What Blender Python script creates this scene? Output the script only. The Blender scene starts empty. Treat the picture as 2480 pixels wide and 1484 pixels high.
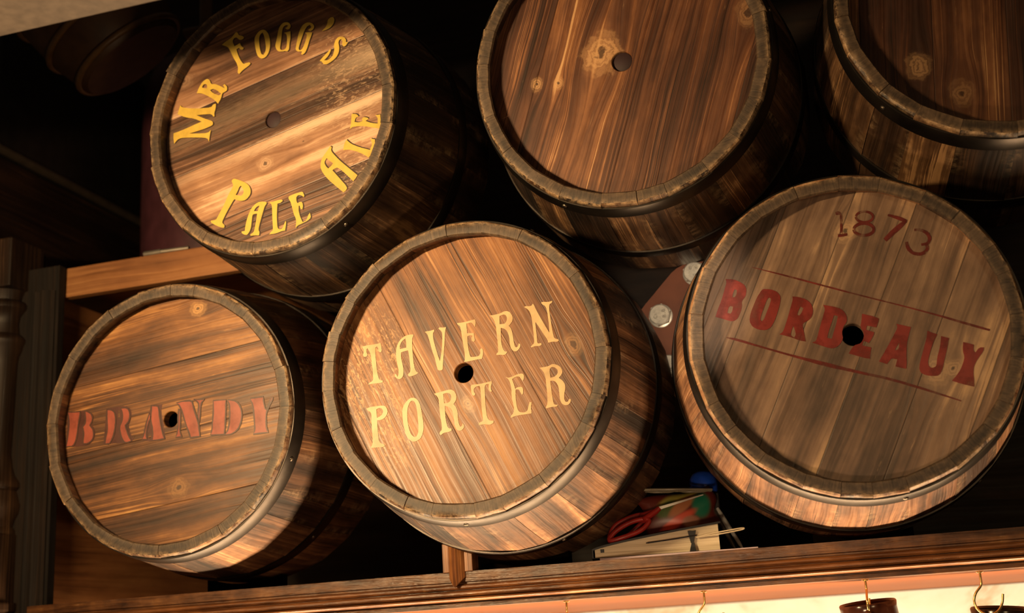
import bpy, bmesh, math, random, json
from mathutils import Vector, Matrix

S = bpy.context.scene
COL = S.collection
Z0 = 1.6                      # height of the camera above the floor; shapes below use heights relative to it

# ------------------------------------------------------------------ camera
F_PX = 2992.77
cd = bpy.data.cameras.new('camera')
cam = bpy.data.objects.new('camera', cd)
COL.objects.link(cam)
cd.sensor_fit = 'HORIZONTAL'
cd.sensor_width = 36.0
cd.lens = 36.0 * F_PX / 2480.0
RR = ((0.9541141346762123, 0.2934426830161328, -0.059645702237093715),
      (-0.13301169037498428, 0.23686265616662508, -0.9623949149581374),
      (-0.26827990650559713, 0.926168167180229, 0.2650253155216752))
right, down, fwd = (Vector(r) for r in RR)
up, back = -down, -fwd
M = Matrix(((right.x, up.x, back.x, 0), (right.y, up.y, back.y, 0), (right.z, up.z, back.z, Z0), (0, 0, 0, 1)))
cam.matrix_world = M
cd.clip_start = 0.02
cd.dof.use_dof = True
cd.dof.focus_distance = 1.87
cd.dof.aperture_fstop = 3.2
S.camera = cam

# ------------------------------------------------------------------ world, lamps, exposure
w = bpy.data.worlds.new('world')
S.world = w
w.use_nodes = True
w.node_tree.nodes['Background'].inputs[0].default_value = (0.9, 0.62, 0.4, 1)
w.node_tree.nodes['Background'].inputs[1].default_value = 0.022
S.view_settings.view_transform = 'Standard'
S.view_settings.look = 'None'
S.view_settings.gamma = 1.0
S.view_settings.use_curve_mapping = False
S.view_settings.exposure = 0.0


def area(name, loc, target, sx, sy, power, color, spread=180):
    ld = bpy.data.lights.new(name, 'AREA')
    ld.shape = 'RECTANGLE'
    ld.size, ld.size_y = sx, sy
    ld.energy = power
    ld.color = color
    ld.spread = math.radians(spread)
    o = bpy.data.objects.new(name, ld)
    o.location = Vector(loc) + Vector((0, 0, Z0))
    o.rotation_euler = (Vector(target) - Vector(loc)).to_track_quat('-Z', 'Y').to_euler()
    COL.objects.link(o)
    return o


WARM = (1.0, 0.67, 0.33)
area('bar_lamp', (-1.20, 0.45, 0.500), (-0.78, 1.7, 0.6), 0.20, 0.035, 11.5, WARM, 96)
area('side_lamp', (0.55, 0.35, 0.35), (-0.10, 1.72, 0.45), 0.25, 0.10, 1.9, WARM)
area('counter_lamp', (-0.45, 2.04, -0.46), (-0.45, 1.80, 0.2), 1.9, 0.06, 40, (1.0, 0.68, 0.38))
area('front_fill_lamp', (-0.29, 1.00, -0.10), (-0.31, 2.00, 0.34), 0.16, 0.06, 2.6, (1.0, 0.66, 0.38))  # added fill to brighten the notebook and the gap between the barrels
sp = bpy.data.lights.new('gap_fill_spot', 'SPOT')  # added narrow spot that brightens the bolted plate
sp.energy, sp.color, sp.spot_size, sp.spot_blend, sp.shadow_soft_size = 85, (1.0, 0.74, 0.48), math.radians(9.5), 0.8, 0.02
so = bpy.data.objects.new('gap_fill_spot', sp)
so.location = (-0.05, 0.25, 0.08 + Z0)
so.rotation_euler = (Vector((-0.290, 2.06, 0.565)) - Vector((-0.05, 0.25, 0.08))).to_track_quat('-Z', 'Y').to_euler()
COL.objects.link(so)
area('shelf_lamp', (-0.1, 2.62, -0.36), (-0.1, 2.85, -0.06), 2.2, 0.08, 14, (1.0, 0.88, 0.70))

# ------------------------------------------------------------------ material helpers


class NT:
    def __init__(self, name):
        self.mat = bpy.data.materials.new(name)
        self.mat.use_nodes = True
        self.t = self.mat.node_tree
        self.t.nodes.clear()
        self.out = self.t.nodes.new('ShaderNodeOutputMaterial')
        self.b = self.t.nodes.new('ShaderNodeBsdfPrincipled')
        self.t.links.new(self.b.outputs[0], self.out.inputs[0])

    def put(self, sock, v):
        if isinstance(v, bpy.types.NodeSocket):
            self.t.links.new(v, sock)
        elif v is not None:
            if sock.type == 'RGBA' and len(v) == 3:
                v = (*v, 1)
            sock.default_value = v

    def m(self, op, a, b=None, c=None, clamp=False):
        n = self.t.nodes.new('ShaderNodeMath')
        n.operation = op
        n.use_clamp = clamp
        for i, v in enumerate((a, b, c)):
            if v is not None:
                self.put(n.inputs[i], v)
        return n.outputs[0]

    def rng(self, v, a, b, c=0.0, d=1.0, smooth=False):
        n = self.t.nodes.new('ShaderNodeMapRange')
        if smooth:
            n.interpolation_type = 'SMOOTHSTEP'
        self.put(n.inputs[0], v)
        for i, x in enumerate((a, b, c, d)):
            n.inputs[1 + i].default_value = x
        return n.outputs[0]

    def xyz(self, x, y, z):
        n = self.t.nodes.new('ShaderNodeCombineXYZ')
        for i, v in enumerate((x, y, z)):
            self.put(n.inputs[i], v)
        return n.outputs[0]

    def sep(self, v):
        n = self.t.nodes.new('ShaderNodeSeparateXYZ')
        self.put(n.inputs[0], v)
        return n.outputs

    def noise(self, vec, scale=1.0, detail=3.0, rough=0.55, dist=0.0):
        n = self.t.nodes.new('ShaderNodeTexNoise')
        self.put(n.inputs['Vector'], vec)
        n.inputs['Scale'].default_value = scale
        n.inputs['Detail'].default_value = detail
        n.inputs['Roughness'].default_value = rough
        n.inputs['Distortion'].default_value = dist
        return n.outputs[0]

    def white(self, w_):
        n = self.t.nodes.new('ShaderNodeTexWhiteNoise')
        n.noise_dimensions = '1D'
        self.put(n.inputs['W'], w_)
        return n.outputs[0]

    def ramp(self, fac, stops):
        n = self.t.nodes.new('ShaderNodeValToRGB')
        e = n.color_ramp.elements
        while len(e) < len(stops):
            e.new(0.5)
        for el, (p, c) in zip(e, stops):
            el.position = p
            el.color = (*c, 1)
        self.put(n.inputs[0], fac)
        return n.outputs[0]

    def mix(self, fac, a, b, mode='MIX'):
        n = self.t.nodes.new('ShaderNodeMix')
        n.data_type = 'RGBA'
        n.blend_type = mode
        self.put(n.inputs[0], fac)
        self.put(n.inputs[6], a)
        self.put(n.inputs[7], b)
        return n.outputs[2]

    def attr(self, name):
        n = self.t.nodes.new('ShaderNodeAttribute')
        n.attribute_name = name
        return n

    def obj(self):
        return self.t.nodes.new('ShaderNodeTexCoord').outputs['Object']

    def bump(self, h, strength, dist=0.001):
        n = self.t.nodes.new('ShaderNodeBump')
        n.inputs['Strength'].default_value = strength
        n.inputs['Distance'].default_value = dist
        self.put(n.inputs['Height'], h)
        self.t.links.new(n.outputs[0], self.b.inputs['Normal'])

    def finish(self, color, rough=0.5, metal=0.0, spec=0.5):
        self.put(self.b.inputs['Base Color'], color)
        self.put(self.b.inputs['Roughness'], rough)
        self.put(self.b.inputs['Metallic'], metal)
        self.put(self.b.inputs['Specular IOR Level'], spec)
        return self.mat


def plain(name, color, rough=0.5, metal=0.0, spec=0.5, vary=0.25, scale=30.0):
    n = NT(name)
    f = n.rng(n.noise(n.obj(), scale, 4.0), 0.3, 0.7)
    dark = tuple(c * (1 - vary) for c in color)
    lite = tuple(min(1, c * (1 + vary)) for c in color)
    return n.finish(n.mix(f, dark, lite), rough, metal, spec)


def grain_color(n, u, v, wseed, ramp, tone=None, fine=1.0, gu=1.3, gv=50.0, contrast=1.0, lines=0.6):
    """u along the grain, v across it (metres). Returns colour, height, fine noise."""
    wav = n.m('MULTIPLY', n.m('SUBTRACT', n.noise(n.xyz(n.m('MULTIPLY', u, 3.5), n.m('MULTIPLY', v, 8.0), wseed), 1.0, 2.0), 0.5), 0.018)
    v = n.m('ADD', v, wav)

    def ns(fu, fv, det, rg, off=0.0):
        return n.noise(n.xyz(n.m('MULTIPLY', u, fu), n.m('MULTIPLY', v, fv), n.m('ADD', wseed, off)), 1.0, det, rg)
    a = ns(gu, gv * 0.8, 3.0, 0.55)
    b = ns(gu * 2.5, gv * 5.0, 3.0, 0.6)
    c = ns(gu * 3.0, gv * 0.20, 4.0, 0.62, 1.3)
    d = ns(45.0, 110.0, 3.0, 0.6, 2.1)
    val = n.m('ADD', n.m('MULTIPLY', n.rng(a, 0.30, 0.70), 0.40), n.m('MULTIPLY', n.rng(b, 0.25, 0.75), 0.16 * fine))
    val = n.m('ADD', val, n.m('MULTIPLY', n.rng(c, 0.30, 0.70), 0.42))
    val = n.m('ADD', val, n.m('MULTIPLY', n.rng(d, 0.3, 0.7), 0.08))
    if tone is not None:
        val = n.m('ADD', val, tone)
    val = n.m('ADD', n.m('MULTIPLY', n.m('SUBTRACT', val, 0.53), contrast), 0.5)
    # long thin early-wood lines (pale) and late-wood lines (dark)
    l1 = n.m('ABSOLUTE', n.m('SUBTRACT', ns(gu * 0.5, gv * 1.7, 2.0, 0.5, 5.0), 0.5))
    m1 = n.rng(ns(gu * 2.0, gv * 0.35, 3.0, 0.6, 6.0), 0.44, 0.62)
    pale = n.m('MULTIPLY', n.rng(l1, 0.004, 0.030, 1.0, 0.0), m1)
    l2 = n.m('ABSOLUTE', n.m('SUBTRACT', ns(gu * 0.6, gv * 1.3, 2.0, 0.5, 8.0), 0.5))
    m2 = n.rng(ns(gu * 2.0, gv * 0.30, 3.0, 0.6, 9.0), 0.42, 0.60)
    dark = n.m('MULTIPLY', n.rng(l2, 0.006, 0.036, 1.0, 0.0), m2)
    val = n.m('SUBTRACT', n.m('ADD', val, n.m('MULTIPLY', pale, 0.34 * lines / 0.6)), n.m('MULTIPLY', dark, 0.26 * lines / 0.6))
    col = n.ramp(val, ramp)
    # pale hairline scratches and nicks
    sp = n.noise(n.xyz(n.m('MULTIPLY', u, 16.0), n.m('MULTIPLY', v, 150.0), n.m('ADD', wseed, 3.1)), 1.0, 4.0, 0.7)
    col = n.mix(n.rng(sp, 0.68, 0.80, 0.0, 0.55), col, ramp[-1][1])
    h = n.m('SUBTRACT', n.m('ADD', n.m('MULTIPLY', a, 0.5), b), n.m('MULTIPLY', dark, 0.5))
    return col, h, b


def head_mat(name, angle, ramp, plank_w=0.105, plank_off=0.0, knots=(), seed=0.0, worn=(), tone_amp=0.3, scuff=(), gv=50.0, rough=0.42, contrast=1.0, lines=0.6):
    n = NT(name)
    x, y, z = n.sep(n.obj())
    ca, sa = math.cos(math.radians(angle)), math.sin(math.radians(angle))
    u = n.m('ADD', n.m('MULTIPLY', x, ca), n.m('MULTIPLY', y, sa))
    v = n.m('SUBTRACT', n.m('MULTIPLY', y, ca), n.m('MULTIPLY', x, sa))
    pv = n.m('DIVIDE', n.m('ADD', v, plank_off), plank_w)
    pid = n.m('FLOOR', pv)
    rnd = n.white(n.m('ADD', pid, seed + 0.37))
    fr = n.m('FRACT', pv)
    edge = n.m('MULTIPLY', n.m('MINIMUM', fr, n.m('SUBTRACT', 1.0, fr)), plank_w)
    tone = n.m('MULTIPLY', n.m('SUBTRACT', rnd, 0.5), tone_amp)
    vv = v
    core = None
    halo = None
    for (kx, ky, kr, pale) in knots:
        ku, kv = kx * ca + ky * sa, ky * ca - kx * sa
        du = n.m('MULTIPLY', n.m('SUBTRACT', u, ku), 0.45)
        dv = n.m('SUBTRACT', v, kv)
        dd = n.m('SQRT', n.m('ADD', n.m('MULTIPLY', du, du), n.m('MULTIPLY', dv, dv)))
        infl = n.rng(dd, 0.0, kr * 3.6, 1.0, 0.0, True)
        vv = n.m('SUBTRACT', vv, n.m('MULTIPLY', dv, n.m('MULTIPLY', infl, 0.85)))
        du2 = n.m('SUBTRACT', u, ku)
        d2 = n.m('SQRT', n.m('ADD', n.m('MULTIPLY', n.m('MULTIPLY', du2, du2), 0.7), n.m('MULTIPLY', dv, dv)))
        d2 = n.m('ADD', d2, n.m('MULTIPLY', n.m('SUBTRACT', n.noise(n.xyz(u, v, kr), 55.0, 4.0, 0.65), 0.5), kr * 2.2))
        c0 = n.rng(d2, kr * 0.15, kr * 0.55, 1.0, 0.0, True)
        rg = n.rng(n.m('ABSOLUTE', n.m('SUBTRACT', n.m('FRACT', n.m('DIVIDE', d2, kr * 0.55)), 0.5)), 0.0, 0.35, 0.35, 1.0)
        h0 = n.m('MULTIPLY', n.m('MULTIPLY', n.rng(d2, kr * 0.8, kr * 2.2, 1.0, 0.0, True), rg), pale)
        core = c0 if core is None else n.m('MAXIMUM', core, c0)
        halo = h0 if halo is None else n.m('MAXIMUM', halo, h0)
    u2 = n.m('ADD', u, n.m('MULTIPLY', rnd, 9.0))
    ws = n.m('ADD', n.m('MULTIPLY', rnd, 5.0), seed)
    col, h, b = grain_color(n, u2, vv, ws, ramp, tone, gv=gv, contrast=contrast, lines=lines)
    if halo is not None:
        col = n.mix(n.m('MULTIPLY', halo, 0.85), col, ramp[-1][1])
        col = n.mix(n.m('MULTIPLY', core, 0.8), col, ramp[0][1])
    # pale worn strips: (v position, width, strength, u start, u end)
    for (v0, wd, st, ua, ub) in worn:
        rag = n.noise(n.xyz(n.m('MULTIPLY', u, 60.0), n.m('MULTIPLY', v, 500.0), 1.7), 1.0, 4.0, 0.7)
        dvw = n.m('ABSOLUTE', n.m('SUBTRACT', v, v0))
        dvw = n.m('ADD', dvw, n.m('MULTIPLY', n.m('SUBTRACT', rag, 0.5), wd * 1.6))
        mk = n.m('MULTIPLY', n.rng(dvw, 0.0, wd, 1.0, 0.0, True), n.rng(u, ua, ub, 0.25, 1.0, True))
        col = n.mix(n.m('MULTIPLY', mk, st), col, (0.62, 0.44, 0.29))
    # scuffed patches: (x, y, radius, strength)
    for (sx, sy, sr, st) in scuff:
        ddx, ddy = n.m('SUBTRACT', x, sx), n.m('SUBTRACT', y, sy)
        dd = n.m('SQRT', n.m('ADD', n.m('MULTIPLY', ddx, ddx), n.m('MULTIPLY', n.m('MULTIPLY', ddy, ddy), 0.4)))
        rag = n.noise(n.xyz(n.m('MULTIPLY', u, 70.0), n.m('MULTIPLY', v, 190.0), 4.2), 1.0, 4.0, 0.65, 1.2)
        mk = n.m('MULTIPLY', n.rng(dd, sr * 0.35, sr, 1.0, 0.0, True), n.rng(rag, 0.52, 0.62))
        col = n.mix(n.m('MULTIPLY', mk, st), col, ramp[-1][1])
    seam = n.rng(edge, 0.0002, 0.0012, 1.0, 0.0)
    col = n.mix(n.m('MULTIPLY', seam, 0.7), col, ramp[0][1])
    n.bump(n.m('SUBTRACT', h, n.m('MULTIPLY', seam, 2.0)), 0.30, 0.0012)
    return n.finish(col, n.rng(b, 0.3, 0.7, rough - 0.06, rough + 0.16))


def stave_mat(name, ramp, gv=60.0, tone_amp=0.5, rough=0.5, worn=(0.5, 0.33, 0.18)):
    n = NT(name)
    s, t, r = n.sep(n.attr('wood').outputs['Vector'])
    tn = n.attr('tone').outputs['Fac']
    tone = n.m('MULTIPLY', n.m('SUBTRACT', tn, 0.5), tone_amp)
    col, h, b = grain_color(n, n.m('ADD', s, n.m('MULTIPLY', tn, 13.0)), t, n.m('MULTIPLY', tn, 31.0), ramp, tone, gv=gv, gu=1.8, contrast=1.15, lines=0.45)
    ed = n.attr('edge').outputs['Fac']
    rag = n.noise(n.xyz(n.m('MULTIPLY', s, 80.0), n.m('MULTIPLY', t, 60.0), n.m('MULTIPLY', tn, 9.0)), 1.0, 4.0, 0.7)
    col = n.mix(n.m('MULTIPLY', ed, n.rng(rag, 0.42, 0.66)), col, worn)
    n.bump(h, 0.35, 0.0015)
    return n.finish(col, n.rng(b, 0.3, 0.7, rough - 0.08, rough + 0.14))


def end_grain_mat(name, ramp, worn):
    n = NT(name)
    s, t, r = n.sep(n.attr('wood').outputs['Vector'])
    tn = n.attr('tone').outputs['Fac']
    # growth rings of each stave end: arcs about a centre that differs from stave to stave
    cx = n.m('ADD', t, n.m('MULTIPLY', n.m('SUBTRACT', n.white(n.m('MULTIPLY', tn, 71.0)), 0.5), 0.09))
    cy = n.m('ADD', r, n.m('MULTIPLY', n.m('SUBTRACT', n.white(n.m('MULTIPLY', tn, 37.0)), 0.4), 0.09))
    d = n.m('SQRT', n.m('ADD', n.m('MULTIPLY', cx, cx), n.m('MULTIPLY', cy, cy)))
    d = n.m('ADD', d, n.m('MULTIPLY', n.noise(n.xyz(t, r, tn), 60.0, 3.0), 0.006))
    ring = n.noise(n.xyz(n.m('MULTIPLY', d, 420.0), n.m('MULTIPLY', tn, 17.0), 0.0), 1.0, 2.0)
    bl = n.noise(n.xyz(t, r, n.m('MULTIPLY', tn, 5.0)), 70.0, 4.0, 0.65)
    val = n.m('ADD', n.m('MULTIPLY', n.rng(ring, 0.3, 0.7), 0.4), n.m('MULTIPLY', n.rng(bl, 0.3, 0.7), 0.45))
    val = n.m('ADD', val, n.m('MULTIPLY', n.m('SUBTRACT', tn, 0.4), 0.35))
    col = n.ramp(val, ramp)
    ed = n.attr('edge').outputs['Fac']
    rag = n.noise(n.xyz(t, r, 3.0), 120.0, 4.0, 0.7)
    col = n.mix(n.m('MULTIPLY', n.m('POWER', ed, 2.0), n.rng(rag, 0.38, 0.64)), col, worn)
    n.bump(ring, 0.25, 0.001)
    return n.finish(col, 0.55)


def board_mat(name, axis, ramp, seed=0.0, gv=45.0, gu=1.3, rough=0.45, tone_amp=0.0, plank=None, contrast=1.0, lines=0.6):
    """wood for straight boards; axis = the object axis the grain runs along."""
    n = NT(name)
    c = n.sep(n.obj())
    o = {'x': (0, 1, 2), 'y': (1, 2, 0), 'z': (2, 0, 1)}[axis]
    u, v, wv = c[o[0]], c[o[1]], c[o[2]]
    v = n.m('ADD', v, n.m('MULTIPLY', wv, 0.83))
    tone = None
    ws = seed
    if plank:
        rnd = n.white(n.m('FLOOR', n.m('DIVIDE', v, plank)))
        tone = n.m('MULTIPLY', n.m('SUBTRACT', rnd, 0.5), tone_amp)
        ws = n.m('ADD', n.m('MULTIPLY', rnd, 5.0), seed)
    else:
        ws = n.m('ADD', 0.0, seed)
    col, h, b = grain_color(n, n.m('ADD', u, seed), v, ws, ramp, tone, gu=gu, gv=gv, contrast=contrast, lines=lines)
    n.bump(h, 0.4, 0.0015)
    return n.finish(col, n.rng(b, 0.3, 0.7, rough - 0.1, rough + 0.15))


def paint_mat(name, color, wear=0.5, rough=0.45, vary=0.2, lo=0.34, scale=45.0):
    """brushed-on paint, rubbed through to the wood in places."""
    n = NT(name)
    p = n.obj()
    a = n.noise(p, scale, 4.0, 0.65)
    st = n.noise(n.xyz(n.m('MULTIPLY', n.sep(p)[0], 60.0), n.m('MULTIPLY', n.sep(p)[1], 22.0), 0.0), 1.0, 3.0)
    f = n.rng(n.m('ADD', n.m('MULTIPLY', a, 0.5), n.m('MULTIPLY', st, 0.5)), 0.35, 0.65)
    col = n.mix(f, tuple(c * (1 - vary) for c in color), tuple(min(1, c * (1 + vary)) for c in color))
    al = n.rng(n.noise(p, 26.0, 4.0, 0.6), lo, lo + 0.16, 1.0 - wear, 1.0)
    n.put(n.b.inputs['Alpha'], al)
    return n.finish(col, rough)


# ------------------------------------------------------------------ mesh helpers
def link(name, me, mats, parent=None):
    o = bpy.data.objects.new(name, me)
    COL.objects.link(o)
    for m_ in (mats if isinstance(mats, (list, tuple)) else [mats]):
        o.data.materials.append(m_)
    if parent is not None:
        o.parent = parent
    return o


def from_bm(name, bm, mats, parent=None, smooth=None):
    bmesh.ops.recalc_face_normals(bm, faces=bm.faces[:])
    me = bpy.data.meshes.new(name)
    bm.to_mesh(me)
    bm.free()
    if smooth is not None:
        me.polygons.foreach_set('use_smooth', [True] * len(me.polygons))
        me.set_sharp_from_angle(angle=math.radians(smooth))
    return link(name, me, mats, parent)


def thing(name, label, cat, loc=(0, 0, 0), group=None, kind=None):
    o = bpy.data.objects.new(name, None)
    o.empty_display_size = 0.05
    COL.objects.link(o)
    o.location = (loc[0], loc[1], loc[2] + Z0)
    tag(o, label, cat, group, kind)
    return o


def tag(o, label, cat, group=None, kind=None):
    o['label'] = label
    o['category'] = cat
    if group:
        o['group'] = group
    if kind:
        o['kind'] = kind
    return o


def box(bm, lo, hi, bevel=0.0, seg=2):
    r = bmesh.ops.create_cube(bm, size=1.0)
    vs = r['verts']
    for v in vs:
        v.co = Vector([lo[i] + (v.co[i] + 0.5) * (hi[i] - lo[i]) for i in range(3)])
    if bevel > 0:
        es = list({e for v in vs for e in v.link_edges})
        bmesh.ops.bevel(bm, geom=es, offset=bevel, segments=seg, affect='EDGES', profile=0.6)
    return vs


def extrude_profile(bm, prof, axis, a, b, caps=True):
    """closed 2-D profile swept straight from a to b along an axis ('x': prof=(y,z); 'z': prof=(x,y); 'y': prof=(x,z))."""
    def co(p, t):
        return {'x': (t, p[0], p[1]), 'z': (p[0], p[1], t), 'y': (p[0], t, p[1])}[axis]
    va = [bm.verts.new(co(p, a)) for p in prof]
    vb = [bm.verts.new(co(p, b)) for p in prof]
    n_ = len(prof)
    for i in range(n_):
        bm.faces.new((va[i], va[(i + 1) % n_], vb[(i + 1) % n_], vb[i]))
    if caps:
        bm.faces.new(va)
        bm.faces.new(vb[::-1])


def lathe(bm, prof, seg=48, mat=None, cap=False):
    """profile (r, z) turned about Z."""
    rings = []
    for r, z in prof:
        if r < 1e-6:
            rings.append([bm.verts.new((0, 0, z))])
        else:
            rings.append([bm.verts.new((r * math.cos(2 * math.pi * k / seg), r * math.sin(2 * math.pi * k / seg), z)) for k in range(seg)])
    for A, B in zip(rings, rings[1:]):
        for k in range(seg):
            j = (k + 1) % seg
            if len(A) == 1 and len(B) == 1:
                continue
            if len(A) == 1:
                bm.faces.new((A[0], B[j], B[k]))
            elif len(B) == 1:
                bm.faces.new((A[k], A[j], B[0]))
            else:
                bm.faces.new((A[k], A[j], B[j], B[k]))
    if cap:
        for R_ in (rings[0], rings[-1]):
            if len(R_) > 2:
                bm.faces.new(R_)


def tube(bm, pts, rad, seg=10, closed=False):
    pts = [Vector(p) for p in pts]
    n_ = len(pts)
    rings = []
    prev = None
    for i, p in enumerate(pts):
        if closed:
            t = (pts[(i + 1) % n_] - pts[i - 1]).normalized()
        else:
            t = (pts[min(i + 1, n_ - 1)] - pts[max(i - 1, 0)]).normalized()
        if prev is None:
            ref = Vector((0, 0, 1)) if abs(t.z) < 0.9 else Vector((1, 0, 0))
            nn = t.cross(ref).normalized()
        else:
            nn = (prev - t * prev.dot(t)).normalized()
        prev = nn
        bb = t.cross(nn)
        r_ = rad[i] if isinstance(rad, (list, tuple)) else rad
        rings.append([bm.verts.new(p + (nn * math.cos(2 * math.pi * k / seg) + bb * math.sin(2 * math.pi * k / seg)) * r_) for k in range(seg)])
    last = n_ if closed else n_ - 1
    for i in range(last):
        A, B = rings[i], rings[(i + 1) % n_]
        for k in range(seg):
            j = (k + 1) % seg
            bm.faces.new((A[k], A[j], B[j], B[k]))
    if not closed:
        bm.faces.new(rings[0][::-1])
        bm.faces.new(rings[-1])


def spline(pts, n_=8, closed=False):
    """Catmull-Rom through the points."""
    P = [Vector(p) for p in pts]
    out = []
    N = len(P)
    rngn = N if closed else N - 1
    for i in range(rngn):
        if closed:
            p0, p1, p2, p3 = P[i - 1], P[i], P[(i + 1) % N], P[(i + 2) % N]
        else:
            p0, p1, p2, p3 = P[max(i - 1, 0)], P[i], P[i + 1], P[min(i + 2, N - 1)]
        for k in range(n_):
            t = k / n_
            out.append(0.5 * ((2 * p1) + (p2 - p0) * t + (2 * p0 - 5 * p1 + 4 * p2 - p3) * t * t + (3 * p1 - p0 - 3 * p2 + p3) * t ** 3))
    if not closed:
        out.append(P[-1])
    return out


# ------------------------------------------------------------------ materials
HEAD_WARM = [(0.12, (0.045, 0.017, 0.006)), (0.36, (0.140, 0.052, 0.016)), (0.58, (0.26, 0.106, 0.035)), (0.80, (0.42, 0.195, 0.070)), (1.0, (0.60, 0.34, 0.15))]
HEAD_BRANDY = [(0.10, (0.026, 0.010, 0.0035)), (0.40, (0.085, 0.031, 0.009)), (0.62, (0.190, 0.074, 0.021)), (0.82, (0.37, 0.165, 0.047)), (1.0, (0.56, 0.30, 0.105))]
HEAD_RED = [(0.12, (0.022, 0.008, 0.004)), (0.40, (0.066, 0.023, 0.011)), (0.62, (0.130, 0.049, 0.021)), (0.82, (0.27, 0.112, 0.044)), (1.0, (0.58, 0.33, 0.15))]
HEAD_RED_SHADE = [(p, tuple(k * 0.62 for k in c)) for p, c in HEAD_RED]  # red palette darkened to stand for the light falling off at the right
HEAD_GREY = [(0.12, (0.028, 0.017, 0.011)), (0.38, (0.075, 0.046, 0.031)), (0.60, (0.145, 0.086, 0.055)), (0.82, (0.24, 0.148, 0.092)), (1.0, (0.46, 0.29, 0.16))]
HEAD_PALE = [(0.12, (0.040, 0.019, 0.011)), (0.36, (0.105, 0.049, 0.027)), (0.57, (0.20, 0.097, 0.052)), (0.80, (0.34, 0.178, 0.096)), (1.0, (0.58, 0.38, 0.23))]
STAVE = [(0.10, (0.012, 0.006, 0.003)), (0.36, (0.050, 0.022, 0.010)), (0.62, (0.125, 0.056, 0.025)), (0.85, (0.26, 0.125, 0.055)), (1.0, (0.46, 0.26, 0.12))]
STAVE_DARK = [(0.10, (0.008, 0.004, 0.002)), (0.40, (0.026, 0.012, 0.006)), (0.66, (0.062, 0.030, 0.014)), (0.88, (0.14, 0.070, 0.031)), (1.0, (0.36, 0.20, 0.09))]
STAVE_LIGHT = [(0.10, (0.035, 0.015, 0.007)), (0.36, (0.120, 0.052, 0.024)), (0.62, (0.24, 0.112, 0.052)), (0.85, (0.38, 0.195, 0.095)), (1.0, (0.58, 0.35, 0.18))]
END = [(0.1, (0.022, 0.014, 0.009)), (0.5, (0.060, 0.038, 0.024)), (0.8, (0.105, 0.068, 0.042)), (1.0, (0.17, 0.11, 0.065))]
CAB = [(0.10, (0.040, 0.015, 0.006)), (0.40, (0.130, 0.047, 0.016)), (0.65, (0.25, 0.097, 0.031)), (0.85, (0.40, 0.170, 0.052)), (1.0, (0.60, 0.31, 0.10))]
CAB_DARK = [(0.10, (0.006, 0.003, 0.002)), (0.45, (0.018, 0.009, 0.005)), (0.75, (0.040, 0.019, 0.009)), (1.0, (0.09, 0.045, 0.02))]
CAB_DIM = [(0.10, (0.008, 0.004, 0.002)), (0.45, (0.026, 0.012, 0.006)), (0.75, (0.058, 0.027, 0.012)), (1.0, (0.12, 0.06, 0.026))]
CAB_MID = [(0.10, (0.020, 0.009, 0.004)), (0.45, (0.060, 0.026, 0.011)), (0.75, (0.12, 0.054, 0.022)), (1.0, (0.22, 0.11, 0.05))]
RAIL = [(0.10, (0.16, 0.060, 0.020)), (0.45, (0.30, 0.120, 0.042)), (0.75, (0.42, 0.185, 0.066)), (1.0, (0.55, 0.28, 0.11))]

M_HOOP = plain('blackened_iron', (0.042, 0.035, 0.030), 0.38, 0.9, 0.5, 0.4, 14.0)
M_RIVET = plain('rivet_iron', (0.16, 0.13, 0.10), 0.35, 0.9)
M_BUNG = plain('bung_wood', (0.022, 0.008, 0.010), 0.7)
M_END = end_grain_mat('stave_end_grain', END, (0.30, 0.19, 0.10))
M_CREAM = paint_mat('cream_paint', (0.60, 0.40, 0.19), 0.22, vary=0.10)
M_YELLOW = paint_mat('yellow_paint', (0.56, 0.375, 0.060), 0.15, vary=0.14, lo=0.30)
M_SHADE = paint_mat('dark_brown_paint', (0.035, 0.016, 0.008), 0.15, lo=0.30)
M_SALMON = paint_mat('salmon_red_paint', (0.28, 0.058, 0.032), 0.30, vary=0.22)
M_OUTLINE = paint_mat('outline_paint', (0.060, 0.022, 0.012), 0.25, lo=0.32)
M_MAROON = paint_mat('maroon_paint', (0.070, 0.018, 0.011), 0.3)
M_CRIMSON = paint_mat('crimson_paint', (0.175, 0.015, 0.010), 0.6, vary=0.2, lo=0.36)
M_FADED = paint_mat('faded_crimson_paint', (0.13, 0.013, 0.008), 0.75, vary=0.3, lo=0.42)
M_GHOST = paint_mat('ghosted_crimson_paint', (0.12, 0.012, 0.008), 0.88, vary=0.3, lo=0.42)

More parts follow.
